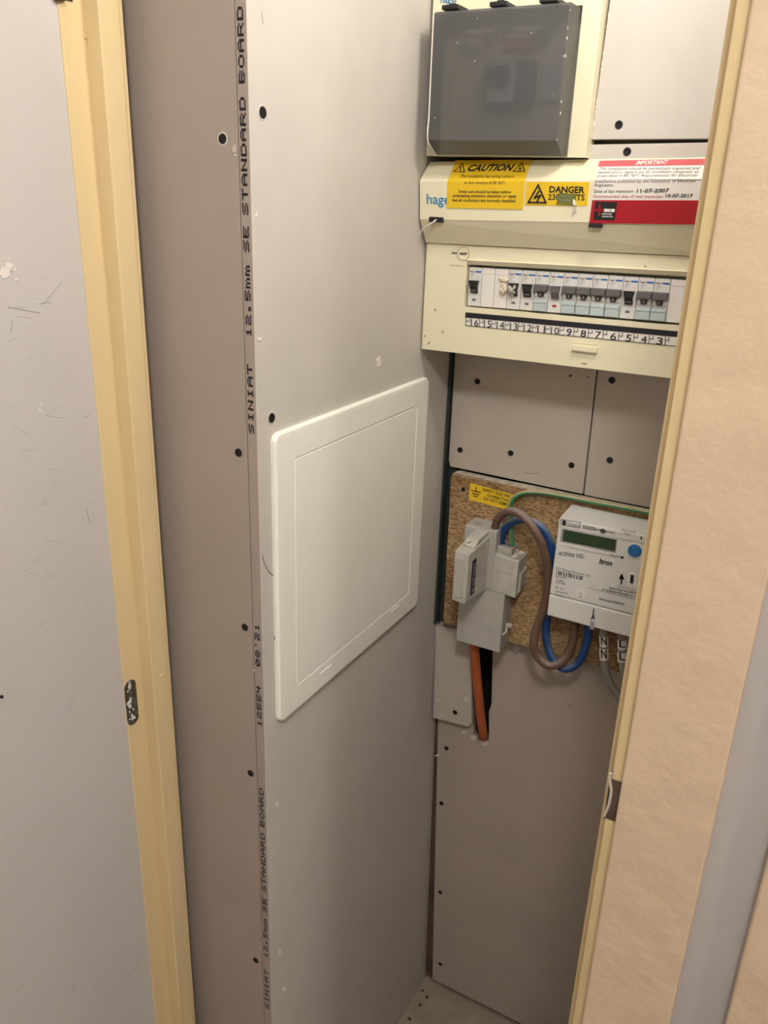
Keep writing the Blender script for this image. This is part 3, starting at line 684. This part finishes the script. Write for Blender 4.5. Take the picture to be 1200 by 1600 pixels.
# lid: logo, clips, stickers ---------------------------------------------------
fa = Vector((UX, 0.9742, H + .0135)); fb = Vector((UX, 0.979, H - .0300)); ux = Vector((1, 0, LT)).normalized()
PF = (fa, ux.cross(fb - fa).normalized())                   # front band of the lid
ca = Vector((UX, 1.0, H + .0369)); cb = Vector((UX, 0.976, H + .0165)); PC = (ca, ux.cross(cb - ca).normalized())    # sloping band above it
ptext(lid, 'hager', (667, 318), (712, 319.5), 15, PF, 'logo', 0.012, lift=0.0004)
for a, b in (((672, 340), (693, 345)), ((921, 350), (941, 353))):
    p = hit(*a, PF); q = hit(*b, PF)
    box('lid_clip', p.x, q.x, p.y - .004, p.y + .004, q.z - .002, p.z + .001, 'black', lid, 0.0008)
tube('cable_tie', [hit(684, 342, PF) + Vector((0, -.004, -.001)), hit(676, 350, PF) + Vector((0, -.006, 0)), hit(665, 356, PF) + Vector((0, -.005, 0)), hit(655, 366, PF) + Vector((0.003, -.006, 0))], 0.0011, 'flake', lid, 6, rad=lambda t: 0.0012 * (1 - .6 * t))
def wrap_sticker(name, top, crease_t, crease_f, bottom, m, mtop=None):
    """bends over the crease: one sheet, upper half on the slope, lower half on the front"""
    a = [hit(*p, PC) for p in top]; c = [hit(*p, PC) for p in crease_t]; d = [hit(*p, PF) for p in crease_f]; e = [hit(*p, PF) for p in bottom]
    nc = PC[1] if PC[1].dot(EYE - a[0]) > 0 else -PC[1]; nf = PF[1] if PF[1].dot(EYE - e[0]) > 0 else -PF[1]
    bm = bmesh.new()
    R = [[p + nc * .0009 for p in a], [p + nc * .0009 for p in c], [p + nf * .0009 for p in d], [p + nf * .0009 for p in e]]
    V = [[bm.verts.new(p) for p in r] for r in R]
    for r, q in zip(V, V[1:]): bm.faces.new((r[0], r[1], q[1], q[0]))
    o = link(name, bm_mesh(bm, name), lid, m); return o
cs = wrap_sticker('caution_sticker', [(712, 251.5), (831, 250.5)], [(701, 280.5), (821.5, 280)], [(700, 283.5), (821, 283.5)], [(698.5, 325), (817, 327)], 'yellow')
ptext(cs, 'CAUTION', (730, 268.5), (801, 268), 9.5, PC, 'ink', 0.035, 0.25, lift=0.0014)
ptext(cs, 'This installation has wiring colours', (719, 278.5), (803, 279), 4.4, PC, 'ink', 0, 0.2, lift=0.0014)
ptext(cs, 'to two versions of BS 7671.', (726, 287), (791, 287.5), 4.4, PF, 'ink', 0, 0.15, lift=0.0014)
ptext(cs, 'Great care should be taken before', (717, 301), (799, 302), 4.6, PF, 'ink', 0.012, lift=0.0014)
ptext(cs, 'undertaking extension, alteration or repair', (708, 307.5), (808, 308.5), 4.6, PF, 'ink', 0.012, lift=0.0014)
ptext(cs, 'that all conductors are correctly identified.', (707, 314.5), (807, 316), 4.6, PF, 'ink', 0.012, lift=0.0014)
def tri(parent, A, B, C, plane, wpx, bolt=True):
    s = [(A, B), (B, C), (C, A)]
    if bolt:
        cx = (A[0] + B[0] + C[0]) / 3; cy = (A[1] + B[1] + C[1]) / 3; k = (C[1] - A[1]) if False else abs(B[1] - A[1]) / 30
        pts = [(cx + 2 * k, cy - 9 * k), (cx - 5 * k, cy + 2 * k), (cx + 5 * k, cy - 2 * k), (cx - 1 * k, cy + 9 * k)]
        s += [(pts[0], pts[1]), (pts[1], pts[2]), (pts[2], pts[3])]
    else:
        cx = (A[0] + B[0] + C[0]) / 3; cy = (A[1] + B[1] + C[1]) / 3
        s += [((cx + .6, cy - 4), (cx, cy + 2)), ((cx - .2, cy + 3.6), (cx - .3, cy + 4.2))]
    return link('warning_triangle', line_mesh(s, plane, wpx, 0.0014), parent, 'ink')
tri(cs, (723, 257), (709.5, 269.5), (726, 270), PC, 1.3, False)
tri(cs, (816, 256), (802, 269), (820, 269.5), PC, 1.3)
ds = pquad('danger_sticker', [(823, 284), (921, 284.5), (917.5, 322), (819.5, 321)], PF, 'yellow', lid, 0.0001)
tri(ds, (841.5, 289), (826, 316), (853.5, 316.5), PF, 2.0)
ptext(ds, 'DANGER', (858.5, 300.5), (913.5, 301.5), 9.5, PF, 'ink', 0.032)
ptext(ds, '230 VOLTS', (856.5, 312), (913.5, 313), 8.8, PF, 'ink', 0.022)
gs = pquad('torn_green_label', [(873, 301), (902, 303), (897, 321), (870, 318.5)], PF, 'green', lid, 0.0012)
for i, (a, b) in enumerate((((876, 307), (895, 309)), ((874, 313), (893, 315)))): ptext(gs, 'FOR REPLACEMENT', a, b, 3.2, PF, 'inkfaint', lift=0.0018)
flake(lid, 898, 317, 3, 6, PF, 150, 'paper', 0.0022); 
pquad('paper_scrap', [(900, 322), (901, 331), (894, 338), (893, 333)], PF, 'boarddust', lid, 0.0004)
im = wrap_sticker('inspection_sticker', [(937, 252.5), (1135, 249)], [(929, 280.5), (1130, 281)], [(928.5, 283.5), (1130, 284)], [(921, 348.5), (1120, 351)], 'paper')
pquad('red_header', [(937, 252.5), (1135, 249), (1133.5, 258.5), (934.5, 261.5)], PC, 'pink', im, 0.0010)
ptext(im, 'IMPORTANT', (993, 259.5), (1043, 258.2), 6, PC, 'inkwhite', 0.02, 0.25, 0.0017)
for s_, y, pl, m_ in (('This installation should be periodically inspected and', 267, PC, 'inkgrey'), ('tested and a report on its condition obtained, as', 272.5, PC, 'inkgrey'), ('prescribed in BS 7671 Requirements for Electrical', 278, PC, 'inkgrey'), ('Installations published by the Institution of Electrical', 285, PF, 'ink')):
    ptext(im, s_, (936 - (y - 267) * .36, y), (1093 - (y - 267) * .3, y - 0.8), 4.2, pl, m_, 0, 0.25, 0.0014)
ptext(im, 'Engineers.', (930, 291), (959, 291), 4.6, PF, 'ink', lift=0.0014)
ptext(im, 'Date of last inspection', (929, 300.7), (990, 300.5), 4.6, PF, 'ink', lift=0.0014)
ptext(im, 'Recommended date of next inspection', (928, 308.8), (1036, 308.8), 4.6, PF, 'inkred', lift=0.0014)
ptext(im, '11-07-2007', (995, 300.8), (1046, 300), 5.6, PF, 'ink', 0.02, 0.1, 0.0015)
ptext(im, '10-07-2017', (1040, 308), (1083, 308), 5.2, PF, 'ink', 0.02, 0.1, 0.0015)
pquad('red_footer', [(926, 312.5), (1126, 313), (1120, 351), (921, 348.5)], PF, 'red', im, 0.0010)
lg = pquad('logo_badge', [(931, 315), (965, 315.5), (961, 344), (927.5, 343)], PF, 'black', im, 0.0014)
link('badge_cross', line_mesh([((938, 320), (937, 335)), ((931, 328), (944, 328.3))], PF, 2.2, 0.0021), lg, 'red')
link('badge_blocks', line_mesh([((946.5, 328.3), (949.5, 328.4)), ((951.2, 328.4), (954, 328.5)), ((955.6, 328.5), (959, 328.6))], PF, 3.6, 0.0021), lg, 'inkwhite')
ptext(lg, 'APPROVED', (941, 335), (957, 335.3), 2.3, PF, 'inkwhite', 0.02, 0, 0.0021); ptext(lg, 'CONTRACTOR', (941, 339), (958, 339.3), 2.3, PF, 'inkwhite', 0.02, 0, 0.0021)

# ============================================================ SMALL UNIT WITH SMOKED COVER
SB = 0.985; XA = -0.4895; XB = -0.2910
su = tag(empty('isolator_enclosure', (XA, YB, H + 0.0395)), 'small cream enclosure with a smoked grey cover above the long unit', 'electrical enclosure')
ZT = H + 0.27; ZB = H + 0.0432
CX0 = -0.4705; CX1 = -0.3150
bm = bmesh.new()
def ppan(x0, x1, z0, z1, y0=SB, y1=1.02): add_box(bm, x0, x1, y0, y1, z0, z1)
ppan(CX1 + .003, XB, ZB, ZT); ppan(XA, CX0 - .004, ZB, ZT); ppan(CX0 - .004, CX1 + .003, H + .192, ZT); ppan(CX0 - .004, CX1 + .003, ZB, H + .0435)
add_box(bm, XA, XB, 1.02, 1.106, ZB, ZT)
link('case', bm_mesh(bm, 'case'), su, 'unit')
box('inner_plate', CX0 - .003, CX1 + .002, 1.012, 1.0205, H + .0436, H + .1915, 'unit', su)
sw = box('main_switch', *( [at(757, 160, 1.0).x, at(830, 160, 1.0).x] ), 0.992, 1.013, at(790, 166, 1.0).z, at(790, 97, 1.0).z, 'togglegrey', su, 0.001)
box('switch_lever', at(768, 130, .99).x, at(798, 130, .99).x, 0.981, 0.993, at(780, 135, .99).z, at(780, 104, .99).z, 'black', sw, 0.001)
box('switch_front', at(762, 130, .99).x, at(803, 130, .99).x, 0.988, 0.9935, at(780, 160, .99).z, at(780, 98, .99).z, 'module', sw, 0.0006)
box('blanking_strip', at(842, 130, 1.0).x, at(868, 130, 1.0).x, 1.008, 1.0125, at(850, 158, 1.0).z, at(850, 98, 1.0).z, 'module', su, 0.0004)
pquad('inner_label', [(787, 58), (832, 60), (831, 86), (786, 84)], PY(1.0118), 'pink', su)
pquad('inner_label', [(735, 170), (797, 168), (795, 207), (733, 208)], PY(1.0118), 'paper', su)
for q in ((728, 76), (846, 66)):
    o = link('turn_fastener', lathe_mesh('turn_fastener', [(0.0085, 0), (0.0085, 0.002), (0.0072, 0.002), (0.0070, 0.0006), (0, 0.0006)], 24), su, 'inkfaint')
    o.location = at(*q, 1.012); o.rotation_euler = (math.radians(90), 0, 0)
# cover: front sheet, sloping foot, side walls (one thin shell)
YC = 0.950; g = 0.0015
zt_ = H + .1895; zc = H + .0585; zb = H + .0430
def cover_shell():
    bm = bmesh.new()
    pf = [(YC + .004, zt_), (YC, zt_ - .003), (YC, zc), (YC + .024, zb + .0012)]
    L_ = [bm.verts.new((CX0, y, z)) for y, z in pf]; R_ = [bm.verts.new((CX1, y, z)) for y, z in pf]
    for i in range(3): bm.faces.new((L_[i], R_[i], R_[i + 1], L_[i + 1]))
    bl_ = [bm.verts.new((CX0 - .002, SB, z)) for y, z in pf]; br_ = [bm.verts.new((CX1 + .0015, SB, z)) for y, z in pf]
    for i in range(3):
        bm.faces.new((L_[i], L_[i + 1], bl_[i + 1], bl_[i])); bm.faces.new((R_[i + 1], R_[i], br_[i], br_[i + 1]))
    bm.faces.new((L_[0], bl_[0], br_[0], R_[0])); bm.faces.new((L_[3], R_[3], br_[3], bl_[3]))
    bmesh.ops.recalc_face_normals(bm, faces=bm.faces)
    return bm
me = bm_mesh(cover_shell(), 'smoked_cover'); cov = link('smoked_cover', me, su, 'smoke')
for q in ((708, 13), (783, 8), (861, 2)):
    p = at(*q, 0.965); box('cover_hinge', p.x - .010, p.x + .010, 0.956, 0.988, p.z - .0025, p.z + .0022, 'black', su, 0.0006); box('hinge_peg', p.x - .004, p.x + .004, 0.962, 0.985, p.z + .002, p.z + .0045, 'black', su, 0.0005)
tube('worn_edge', [(CX0 - .0004, YC + .0002, zt_ - .004), (CX0 - .0006, YC + .0002, zt_ - .05), (CX0 - .0004, YC, zc + .03), (CX0 - .0005, YC, zc), (CX0 - .0004, YC + .022, zb + .002)], 0.0009, 'flake', cov, 6)
rnd = random.Random(5)
for i in range(16):
    z = rnd.uniform(zc, zt_); flake(cov, 0, 0, 1, 1, PY(YC), i) if False else blob('plaster_speck', (CX1 + rnd.uniform(-.001, .001), YC + rnd.uniform(-.0005, .003), z), (0.0006, 0.0006, rnd.uniform(.0006, .002)), 'flake', cov, 1, 0.3, i)
for i in range(9):
    blob('plaster_speck', (rnd.uniform(CX0, CX1), YC, rnd.uniform(zc, zt_)), (rnd.uniform(.0003, .0007),) * 3, 'flake', cov, 1, 0.3, i)
ptext(su, 'hager', (688.5, 5), (716, 3.5), 14, PY(SB), 'logo', 0.012)

# ============================================================ CHIPBOARD AND WHAT IS FIXED TO IT
CY = 1.086
bm = bmesh.new(); pts = [XZ(-.4745, -.3965, CY), XZ(-.4710, -.3905, CY), XZ(-.35, -.3925, CY), XZ(-.055, -.3935, CY), XZ(-.055, -.6440, CY), XZ(-.35, -.6445, CY), XZ(-.4660, -.6465, CY), XZ(-.4715, -.642, CY), XZ(-.4720, -.52, CY)]
add_prism(bm, pts, [p + Vector((0, .0215, 0)) for p in pts]); bmesh.ops.bevel(bm, geom=[e for e in bm.edges], offset=0.0022, segments=2, affect='EDGES')
me = bm_mesh(bm, 'chipboard'); me.materials.append(MT['chip']); me.materials.append(MT['chipedge'])
for p in me.polygons:
    if p.normal.y > -0.85: p.material_index = 1
chip = tag(link('chipboard_panel', me), 'brown chipboard mounting panel with pale crumbling edges behind the meter', 'board')
W[chip.name] = Matrix.Identity(4)
PCB = PY(CY)
screw(chip, 724, 765, PCB, scale=0.75)
es = pquad('earth_label', [(735, 754.5), (806, 774), (801, 799), (732.5, 780)], PCB, 'yellow', chip, 0.0001)
link('earth_symbol', line_mesh([((744.5, 761), (744, 767)), ((737, 766), (751, 769.5)), ((738.5, 770.5), (748.5, 773)), ((740.5, 774.5), (746, 776))], PCB, 1.5, 0.0008), es, 'ink')
ptext(es, 'SAFETY ELECTRICAL', (754, 766.5), (806, 780.5), 4.6, PCB, 'ink', 0.02); ptext(es, 'CONNECTION', (761.5, 775.5), (796, 785), 4.6, PCB, 'ink', 0.02); ptext(es, 'DO NOT REMOVE', (756, 780.5), (801, 793), 4.6, PCB, 'ink', 0.02)
# service cut-out -----------------------------------------------------------
co = tag(empty('service_cutout', (-0.395, CY, H - 0.645)), 'grey service fuse cut-out with plug-in fuse carrier on the chipboard', 'fuse holder')
base = prism('base', [(-.4306, 1.047, H - .6455), (-.3586, 1.047, H - .6455), (-.3586, 1.049, H - .540), (-.4250, 1.049, H - .500), (-.4306, 1.049, H - .52)],
             [(-.4306, CY, H - .6455), (-.3586, CY, H - .6455), (-.3586, CY, H - .540), (-.4250, CY, H - .500), (-.4306, CY, H - .52)], 'cutout', co, 0.001)
p = at(795, 972, 1.072)
ear = link('seal_screw', lathe_mesh('seal_screw', [(0, 0), (0.004, 0), (0.004, 0.007), (0.0028, 0.009), (0, 0.009)], 14), base, 'cutout'); ear.location = (-.3575, 1.066, H - .606); ear.rotation_euler = (0, math.radians(90), 0)
tube('seal_wire', [(-.357, 1.064, H - .608), (-.354, 1.056, H - .612), (-.357, 1.050, H - .615)], 0.0016, 'dusty', base, 6)
link('moulded_mark', line_mesh([((760, 979), (766, 985)), ((766, 985), (772, 989))], PY(1.047), 1.4, 0.0006), base, 'inkfaint')
tb_ = prism('terminal_block', [(-.4290, 1.047, H - .452), (-.3790, 1.047, H - .452), (-.3790, 1.047, H - .545), (-.4290, 1.047, H - .545)],
            [(-.4290, CY, H - .452), (-.3790, CY, H - .452), (-.3790, CY, H - .545), (-.4290, CY, H - .545)], 'cutout', co, 0.0012)
for xx in (-.416, -.3885):
    o = link('cable_hole', lathe_mesh('cable_hole', [(0.0072, 0), (0.0072, 0.0003), (0, 0.0003)], 18), tb_, 'meterline'); o.location = (xx, 1.064, H - .4518)
# fuse carrier: narrow tall block standing well forward
FX0 = -.4125; FX1 = -.3905; FY = .975
fc = prism('fuse_carrier', [(FX0, FY + .002, H - .4625), (FX0 + .004, FY, H - .4635), (FX1, FY, H - .4640), (FX1, FY, H - .5385), (FX1 - .003, FY, H - .5405), (FX0, FY + .002, H - .5395)],
           [(FX0 - .002, 1.048, H - .4600), (FX0 + .004, 1.048, H - .4595), (FX1 + .0015, 1.048, H - .4605), (FX1 + .0015, 1.048, H - .5480), (FX1 - .003, 1.048, H - .5500), (FX0 - .002, 1.048, H - .549)], 'dusty', co, 0.0012)
box('carrier_front', FX0 + .0032, FX1 - .0055, FY - .0014, FY + .003, H - .532, H - .471, 'cutout', fc, 0.0008)
prism('carrier_ridge', [(FX0 + .002, 0.998, H - .4615), (FX1 - .001, 0.998, H - .462), (FX1 - .001, 1.012, H - .4545), (FX0 + .002, 1.012, H - .454)],
      [(FX0 + .002, 1.047, H - .4615), (FX1 - .001, 1.047, H - .462), (FX1 - .001, 1.047, H - .4535), (FX0 + .002, 1.047, H - .453)], 'dusty', fc, 0.001)
for i in range(5): blob('plaster_crumb', (random.uniform(FX0, FX1), random.uniform(.99, 1.03), H - .456 - .004 * (i % 2)), (.003, .004, .0018), 'core', fc, 2, .5, 200 + i)
# rating plate on the carrier's right flank
xs = FX1 + .0008
lp = box('rating_plate', xs - .0006, xs + .0011, 0.9895, 1.0015, H - .5325, H - .4780, 'ink', fc, 0.0004)
PRP = PX(xs + .0012)
for yy, s_, hh in ((0.9935, '80 AMP FUSE', .0030), (0.9985, 'BS 1361 TYPE 2', .0028)):
    lettering(lp, s_, (xs + .0012, yy, H - .529), (0, 0, .046), (0, -hh, 0), 'inkwhite', 0, 0, 0.0002)
# neutral block
nb = prism('neutral_block', [(-.3862, 1.048, H - .4870), (-.3425, 1.048, H - .4900), (-.3425, 1.048, H - .5490), (-.3862, 1.048, H - .5450)],
           [(-.3862, CY, H - .4870), (-.3425, CY, H - .4900), (-.3425, CY, H - .5490), (-.3862, CY, H - .5450)], 'dusty', co, 0.0012)
box('neutral_collar', -.3850, -.3580, 1.058, CY, H - .488, H - .478, 'cutout', nb, 0.001)
for xx in (-.377, -.364):
    o = link('cable_hole', lathe_mesh('cable_hole', [(0.0058, 0), (0.0058, 0.0003), (0, 0.0003)], 18), nb, 'inkgrey'); o.location = (xx, 1.072, H - .4779)
for (x_, y_) in ((798, 888), (798, 898), (797, 912), (796, 920)):
    p = at(x_, y_, 1.048); o = link('terminal_slot', lathe_mesh('terminal_slot', [(0.0026, 0), (0.0026, 0.0006), (0.0016, 0.0006), (0.0016, 0.0002), (0, 0.0002)], 14), nb, 'cutout'); o.location = p; o.rotation_euler = (math.radians(90), 0, 0)
link('moulded_line', line_mesh([((766, 890), (792, 897))], PY(1.048), 0.7, 0.0004), nb, 'inkfaint')
prism('side_clip', [(-.3425, 1.058, H - .515), (-.3395, 1.058, H - .515), (-.3395, 1.058, H - .542), (-.3425, 1.058, H - .546)], [(-.3425, 1.08, H - .510), (-.3395, 1.08, H - .510), (-.3395, 1.08, H - .537), (-.3425, 1.08, H - .541)], 'cutout', nb)
for i in range(6): blob('plaster_crumb', (-.352 + random.uniform(-.006, .008), random.uniform(1.055, 1.08), H - .4875), (.0035, .004, .002), 'core', nb, 2, .5, 230 + i)
# meter -----------------------------------------------------------------------
MX0 = -.2874; MX1 = -.157; MY = 1.030; MZ1 = H - .4005; MZ0 = H - .5526
mt = tag(empty('electricity_meter', (MX0, CY, MZ0)), 'pale grey electricity meter with green display and blue button', 'electricity meter')
case = prism('case', [(MX0, MY + .004, MZ1), (MX1, MY + .004, MZ1), (MX1, MY, MZ1 - .004), (MX0, MY, MZ1 - .004)], [(MX0, CY, MZ1), (MX1, CY, MZ1), (MX1, CY, MZ1 - .004), (MX0, CY, MZ1 - .004)], 'meter', mt) if False else \
    prism('case', [(MX0 + .0015, MY, MZ1 - .003), (MX1, MY, MZ1 - .003), (MX1, MY, H - .5185), (MX0, MY, H - .5185)], [(MX0 + .0015, CY, MZ1), (MX1, CY, MZ1), (MX1, CY, H - .5185), (MX0, CY, H - .5185)], 'meter', mt, 0.002)
box('terminal_cover', MX0 - .0002, MX1, MY - .0006, CY, MZ0, H - .5192, 'meter', mt, 0.0022, 2)
PM = PY(MY)
dw = pquad('display_bezel', [(877.5, 826), (965, 843), (962, 864), (875, 846)], PM, 'meterline', mt, 0.0000)
pquad('display', [(881, 827), (963, 843.5), (961, 861), (879, 845)], PM, 'lcd', mt, 0.0003)
link('moulded_line', line_mesh([((876, 824), (964, 841)), ((876, 852), (966, 871)), ((966, 841), (1006, 849))], PM, 0.8, 0.0004), case, 'meterline')
ptext(case, 'ACE9000 KBD', (873, 867), (913, 872.5), 6, PM, 'ink', 0)
ptext(case, 'Itron', (936, 880), (956.5, 884), 8, PM, 'ink', 0.03, 0.2)
lb = link('maker_box', line_mesh([((877, 811), (907, 816)), ((907, 816), (906, 825)), ((906, 825), (876.5, 819.5)), ((876.5, 819.5), (877, 811))], PM, 0.8, 0.0004), case, 'ink')
pquad('maker_mark', [(879, 812.5), (884.5, 813.5), (884, 820.5), (878.5, 819.3)], PM, 'ink', case, 0.0002)
ptext(case, 'Taiwexus', (886, 820.3), (905, 823.5), 5, PM, 'inkgrey', 0)
link('key_symbol', line_mesh([((911, 821.5), (930, 825)), ((911, 824.5), (929, 828)), ((930, 827), (960, 832.5))], PM, 1.5, 0.0005), case, 'inkgrey')
o = link('key_bow', lathe_mesh('key_bow', [(0.0037, 0), (0.0037, 0.0005), (0, 0.0005)], 16), case, 'inkgrey'); o.location = at(942, 830, MY); o.rotation_euler = (math.radians(90), 0, 0)
ptext(case, 'Made in UK', (970.5, 829), (993, 833.5), 3.6, PM, 'inkgrey'); ptext(case, '2004', (975, 835), (985, 837), 3.4, PM, 'inkgrey')
ptext(case, 'EDF Energy Networks Ltd', (869.5, 889.5), (922, 901), 3.6, PM, 'inkgrey')
bm_segs = [((870 + 1.35 * i, 891.6 + .29 * i), (869.6 + 1.35 * i, 897.4 + .29 * i)) for i in range(32) if i % 3 != 1 or i % 4 == 0]
link('barcode', line_mesh(bm_segs, PM, 0.75, 0.0005), case, 'ink')
for i, s_ in enumerate(('K04A01956', '20-80A', '230V 50Hz', 'IP 51', '1000 imp/kWh', '20040511')):
    yy = (901.5, 907, 911, 919, 925.5, 931)[i]; ptext(case, s_, (868.7 - .25 * i, yy), (868.7 + (17, 13, 16, 13, 19, 14)[i], yy + 3.0), 3.3, PM, 'inkgrey')
o = link('approval_seal', lathe_mesh('approval_seal', [(0.0075, 0), (0.0075, 0.0004), (0, 0.0004)], 24), case, 'paper'); o.location = at(907, 927.5, MY); o.rotation_euler = (math.radians(90), 0, 0)
ptext(case, '11', (905, 928.5), (909.5, 929.5), 3, PM, 'ink', lift=0.0010); ptext(case, '04', (904.5, 933), (909, 934), 3, PM, 'ink', lift=0.0010)
o = link('blue_button', lathe_mesh('blue_button', [(0.0088, 0), (0.0088, 0.002), (0.0078, 0.0028), (0, 0.0030)], 24), mt, 'bluebtn'); o.location = at(992, 860, MY); o.rotation_euler = (math.radians(90), 0, 0)
o = link('button_ring', lathe_mesh('button_ring', [(0.0104, 0), (0.0104, 0.0008), (0.0088, 0.0008)], 24), mt, 'paper'); o.location = at(992, 860, MY); o.rotation_euler = (math.radians(90), 0, 0)
o = link('led', lathe_mesh('led', [(0.0019, 0), (0.0019, 0.0006), (0, 0.0006)], 14), mt, 'ink'); o.location = at(972.3, 871, MY); o.rotation_euler = (math.radians(90), 0, 0)
ptext(case, '1000imp/kWh', (952.5, 867.5), (969.5, 871), 2.6, PM, 'inkgrey')
kp = pquad('key_plate', [(970, 876), (1012, 884), (1008, 923), (965, 914)], PM, 'meter', mt, 0.0012)
pquad('key_slot', [(986, 897), (991, 898), (990, 911), (985, 910)], PM, 'ink', kp, 0.0022)
pquad('key_surround', [(982.5, 893), (994, 895), (993, 918), (981, 916)], PM, 'paper', kp, 0.0016)
link('arrow', line_mesh([((972, 898.5), (971.3, 911)), ((972, 897.5), (969.3, 903)), ((972, 897.5), (974.6, 904))], PM, 2.2, 0.0020), kp, 'ink')
ptext(case, 'INSERT', (984.5, 913.5), (991, 915), 2.0, PM, 'inkfaint', lift=0.002)
ptext(case, 'Insert key to add credit', (952, 919.5), (1004, 930), 3.6, PM, 'ink', 0.01); ptext(case, 'or activate emergency credit', (941, 922), (1004, 935.5), 3.6, PM, 'ink', 0.01)
link('moulded_line', line_mesh([((919, 918), (1000, 938))], PM, 0.8, 0.0004), case, 'meterline')
ptext(case, 'Store code EDF01W', (936, 936.5), (976, 946), 3.6, PM, 'ink', 0.01)
link('terminal_slot', line_mesh([((928, 951.5), (926.8, 961)), ((926.8, 961), (924.5, 967)), ((927, 960), (928.6, 967))], PY(MY - .0006), 1.7, 0.0006), mt, 'ink')
pquad('terminal_notch', [(922, 970), (929, 971.5), (928, 984), (922, 983)], PY(MY - .0006), 'meterline', mt, 0.0002)
pquad('logo_mark', [(1001, 838), (1003, 838.4), (1003, 843), (1001, 842.6)], PM, 'ink', case, 0.0002)

# cables --------------------------------------------------------------------
def cable(name, path, r, m, label, cat='cable', group='meter tails', **k):
    return tag(tube(name, [at(*p) for p in path], r, m, None, **k), label, cat, group)
cable('brown_cable', [(773, 836, 1.062), (774, 822, 1.060), (780, 808, 1.054), (793, 799.5, 1.048), (808, 801, 1.042), (825, 814, 1.036), (840, 837, 1.035), (851, 864, 1.039), (856.5, 892, 1.046), (855, 925, 1.050), (847, 958, 1.050), (838, 982, 1.048), (834, 1005, 1.046), (840, 1026, 1.046), (858, 1040, 1.048), (879, 1034, 1.052), (892, 1013, 1.056), (897, 990, 1.058), (898, 960, 1.058)], 0.0060, 'brownc', 'brown sheathed meter tail looping from the fuse block to the meter')
cable('blue_cable', [(782.5, 862, 1.072), (782.5, 846, 1.071), (787, 828, 1.069), (799, 817, 1.066), (818, 812, 1.062), (838, 818, 1.060), (853, 833, 1.060), (862, 856, 1.062), (866, 890, 1.066), (863, 930, 1.066), (856, 960, 1.062), (853, 985, 1.060), (856, 1010, 1.060), (866, 1034, 1.060), (884, 1045, 1.060), (903, 1036, 1.060), (915, 1010, 1.060), (920, 985, 1.058), (921, 960, 1.058)], 0.0058, 'bluec', 'dusty blue sheathed meter tail looping from the neutral block to the meter')
cable('earth_cable', [(800, 862, 1.073), (799.5, 845, 1.074), (798, 815, 1.077), (797, 795, 1.078), (800, 782, 1.078), (809, 773.5, 1.078), (824, 769, 1.078), (848, 770, 1.078), (885, 776, 1.079), (935, 785.5, 1.079), (990, 795.5, 1.079), (1040, 806, 1.079)], 0.0036, ['greenc', 'yellowc'], 'thin green and yellow earth wire running along the top of the chipboard', seg=12, second=(0, 1, 2, 8, 9, 10, 11), group=None) if False else None
ec = tag(tube('earth_cable', [at(*p) for p in [(800, 862, 1.073), (799.5, 845, 1.074), (798, 815, 1.077), (797, 795, 1.0785), (800, 782, 1.0785), (809, 773.5, 1.079), (824, 769, 1.079), (848, 770, 1.079), (885, 776, 1.079), (935, 785.5, 1.079), (990, 795.5, 1.079), (1040, 806, 1.079)]], 0.0036, ['greenc', 'yellowc'], None, seg=12, second=(1, 2, 3, 4, 5)), 'thin green and yellow earth wire running along the top of the chipboard', 'cable')
for nm, path, s_, zc_ in (('grey_cable', [(944, 975, 1.056), (943, 1000, 1.056), (944, 1030, 1.056), (949, 1057, 1.060), (962, 1082, 1.066), (985, 1100, 1.07), (1010, 1108, 1.07)], 'N', 0),
                          ('grey_cable', [(972, 985, 1.056), (972, 1010, 1.056), (973, 1035, 1.056), (979, 1062, 1.062), (995, 1080, 1.066), (1015, 1090, 1.07)], 'L', 1)):
    c = tag(tube(nm, [at(*p) for p in path], 0.0060, 'greyc', None), 'grey cable with a white sleeve marked %s under the meter' % s_, 'cable', 'grey cables under the meter')
    x_ = (943.5, 972)[zc_]
    for (ya, yb) in (((993, 1009), (1012, 1030)), ((999, 1013), (1018, 1033)))[zc_]:
        sl = tube('marker_sleeve', [at(x_, ya, 1.056), at(x_ + .1, (ya + yb) / 2, 1.056), at(x_ + .4, yb, 1.056)], 0.0066, 'paper', c, 14, 3)
        ptext(sl, s_, (x_ - 4, yb - 2), (x_ + 5, yb - 1), (yb - ya) * 0.75, PY(1.0492), 'ink', 0.02, lift=0.0004)
tag(tube('service_cable', [at(742, 985, 1.072), at(741.5, 1005, 1.076), at(743, 1035, 1.086), at(746, 1070, 1.096), at(750, 1110, 1.108), at(753.5, 1138, 1.120), at(755.5, 1150, 1.132), at(757, 1153, 1.150), at(758, 1152, 1.17)], 0.0076, 'orange', None), 'orange sheathed service cable entering the slot below the cut-out', 'cable')

# ============================================================ lamp fittings above the picture
ROSE = lathe_mesh('ceiling_rose', [(0, 0), (0.05, 0), (0.045, -0.015), (0.018, -0.022), (0.018, -0.04), (0, -0.04)], 24); ROSE.materials.append(MT['blank'])
for loc, zc_, lab in ((LAMP, 2.4, 'plain white lamp holder on the hall ceiling above the viewer'), (FILL_LAMP, 2.4, 'added plain white lamp holder further along the hall ceiling, out of view'), (ADDED_BULB, TOP, 'added plain white lamp holder on the cupboard ceiling, out of view')):
    o = tag(link('ceiling_lamp', ROSE), lab, 'lamp'); o.location = (loc.x, loc.y, zc_)
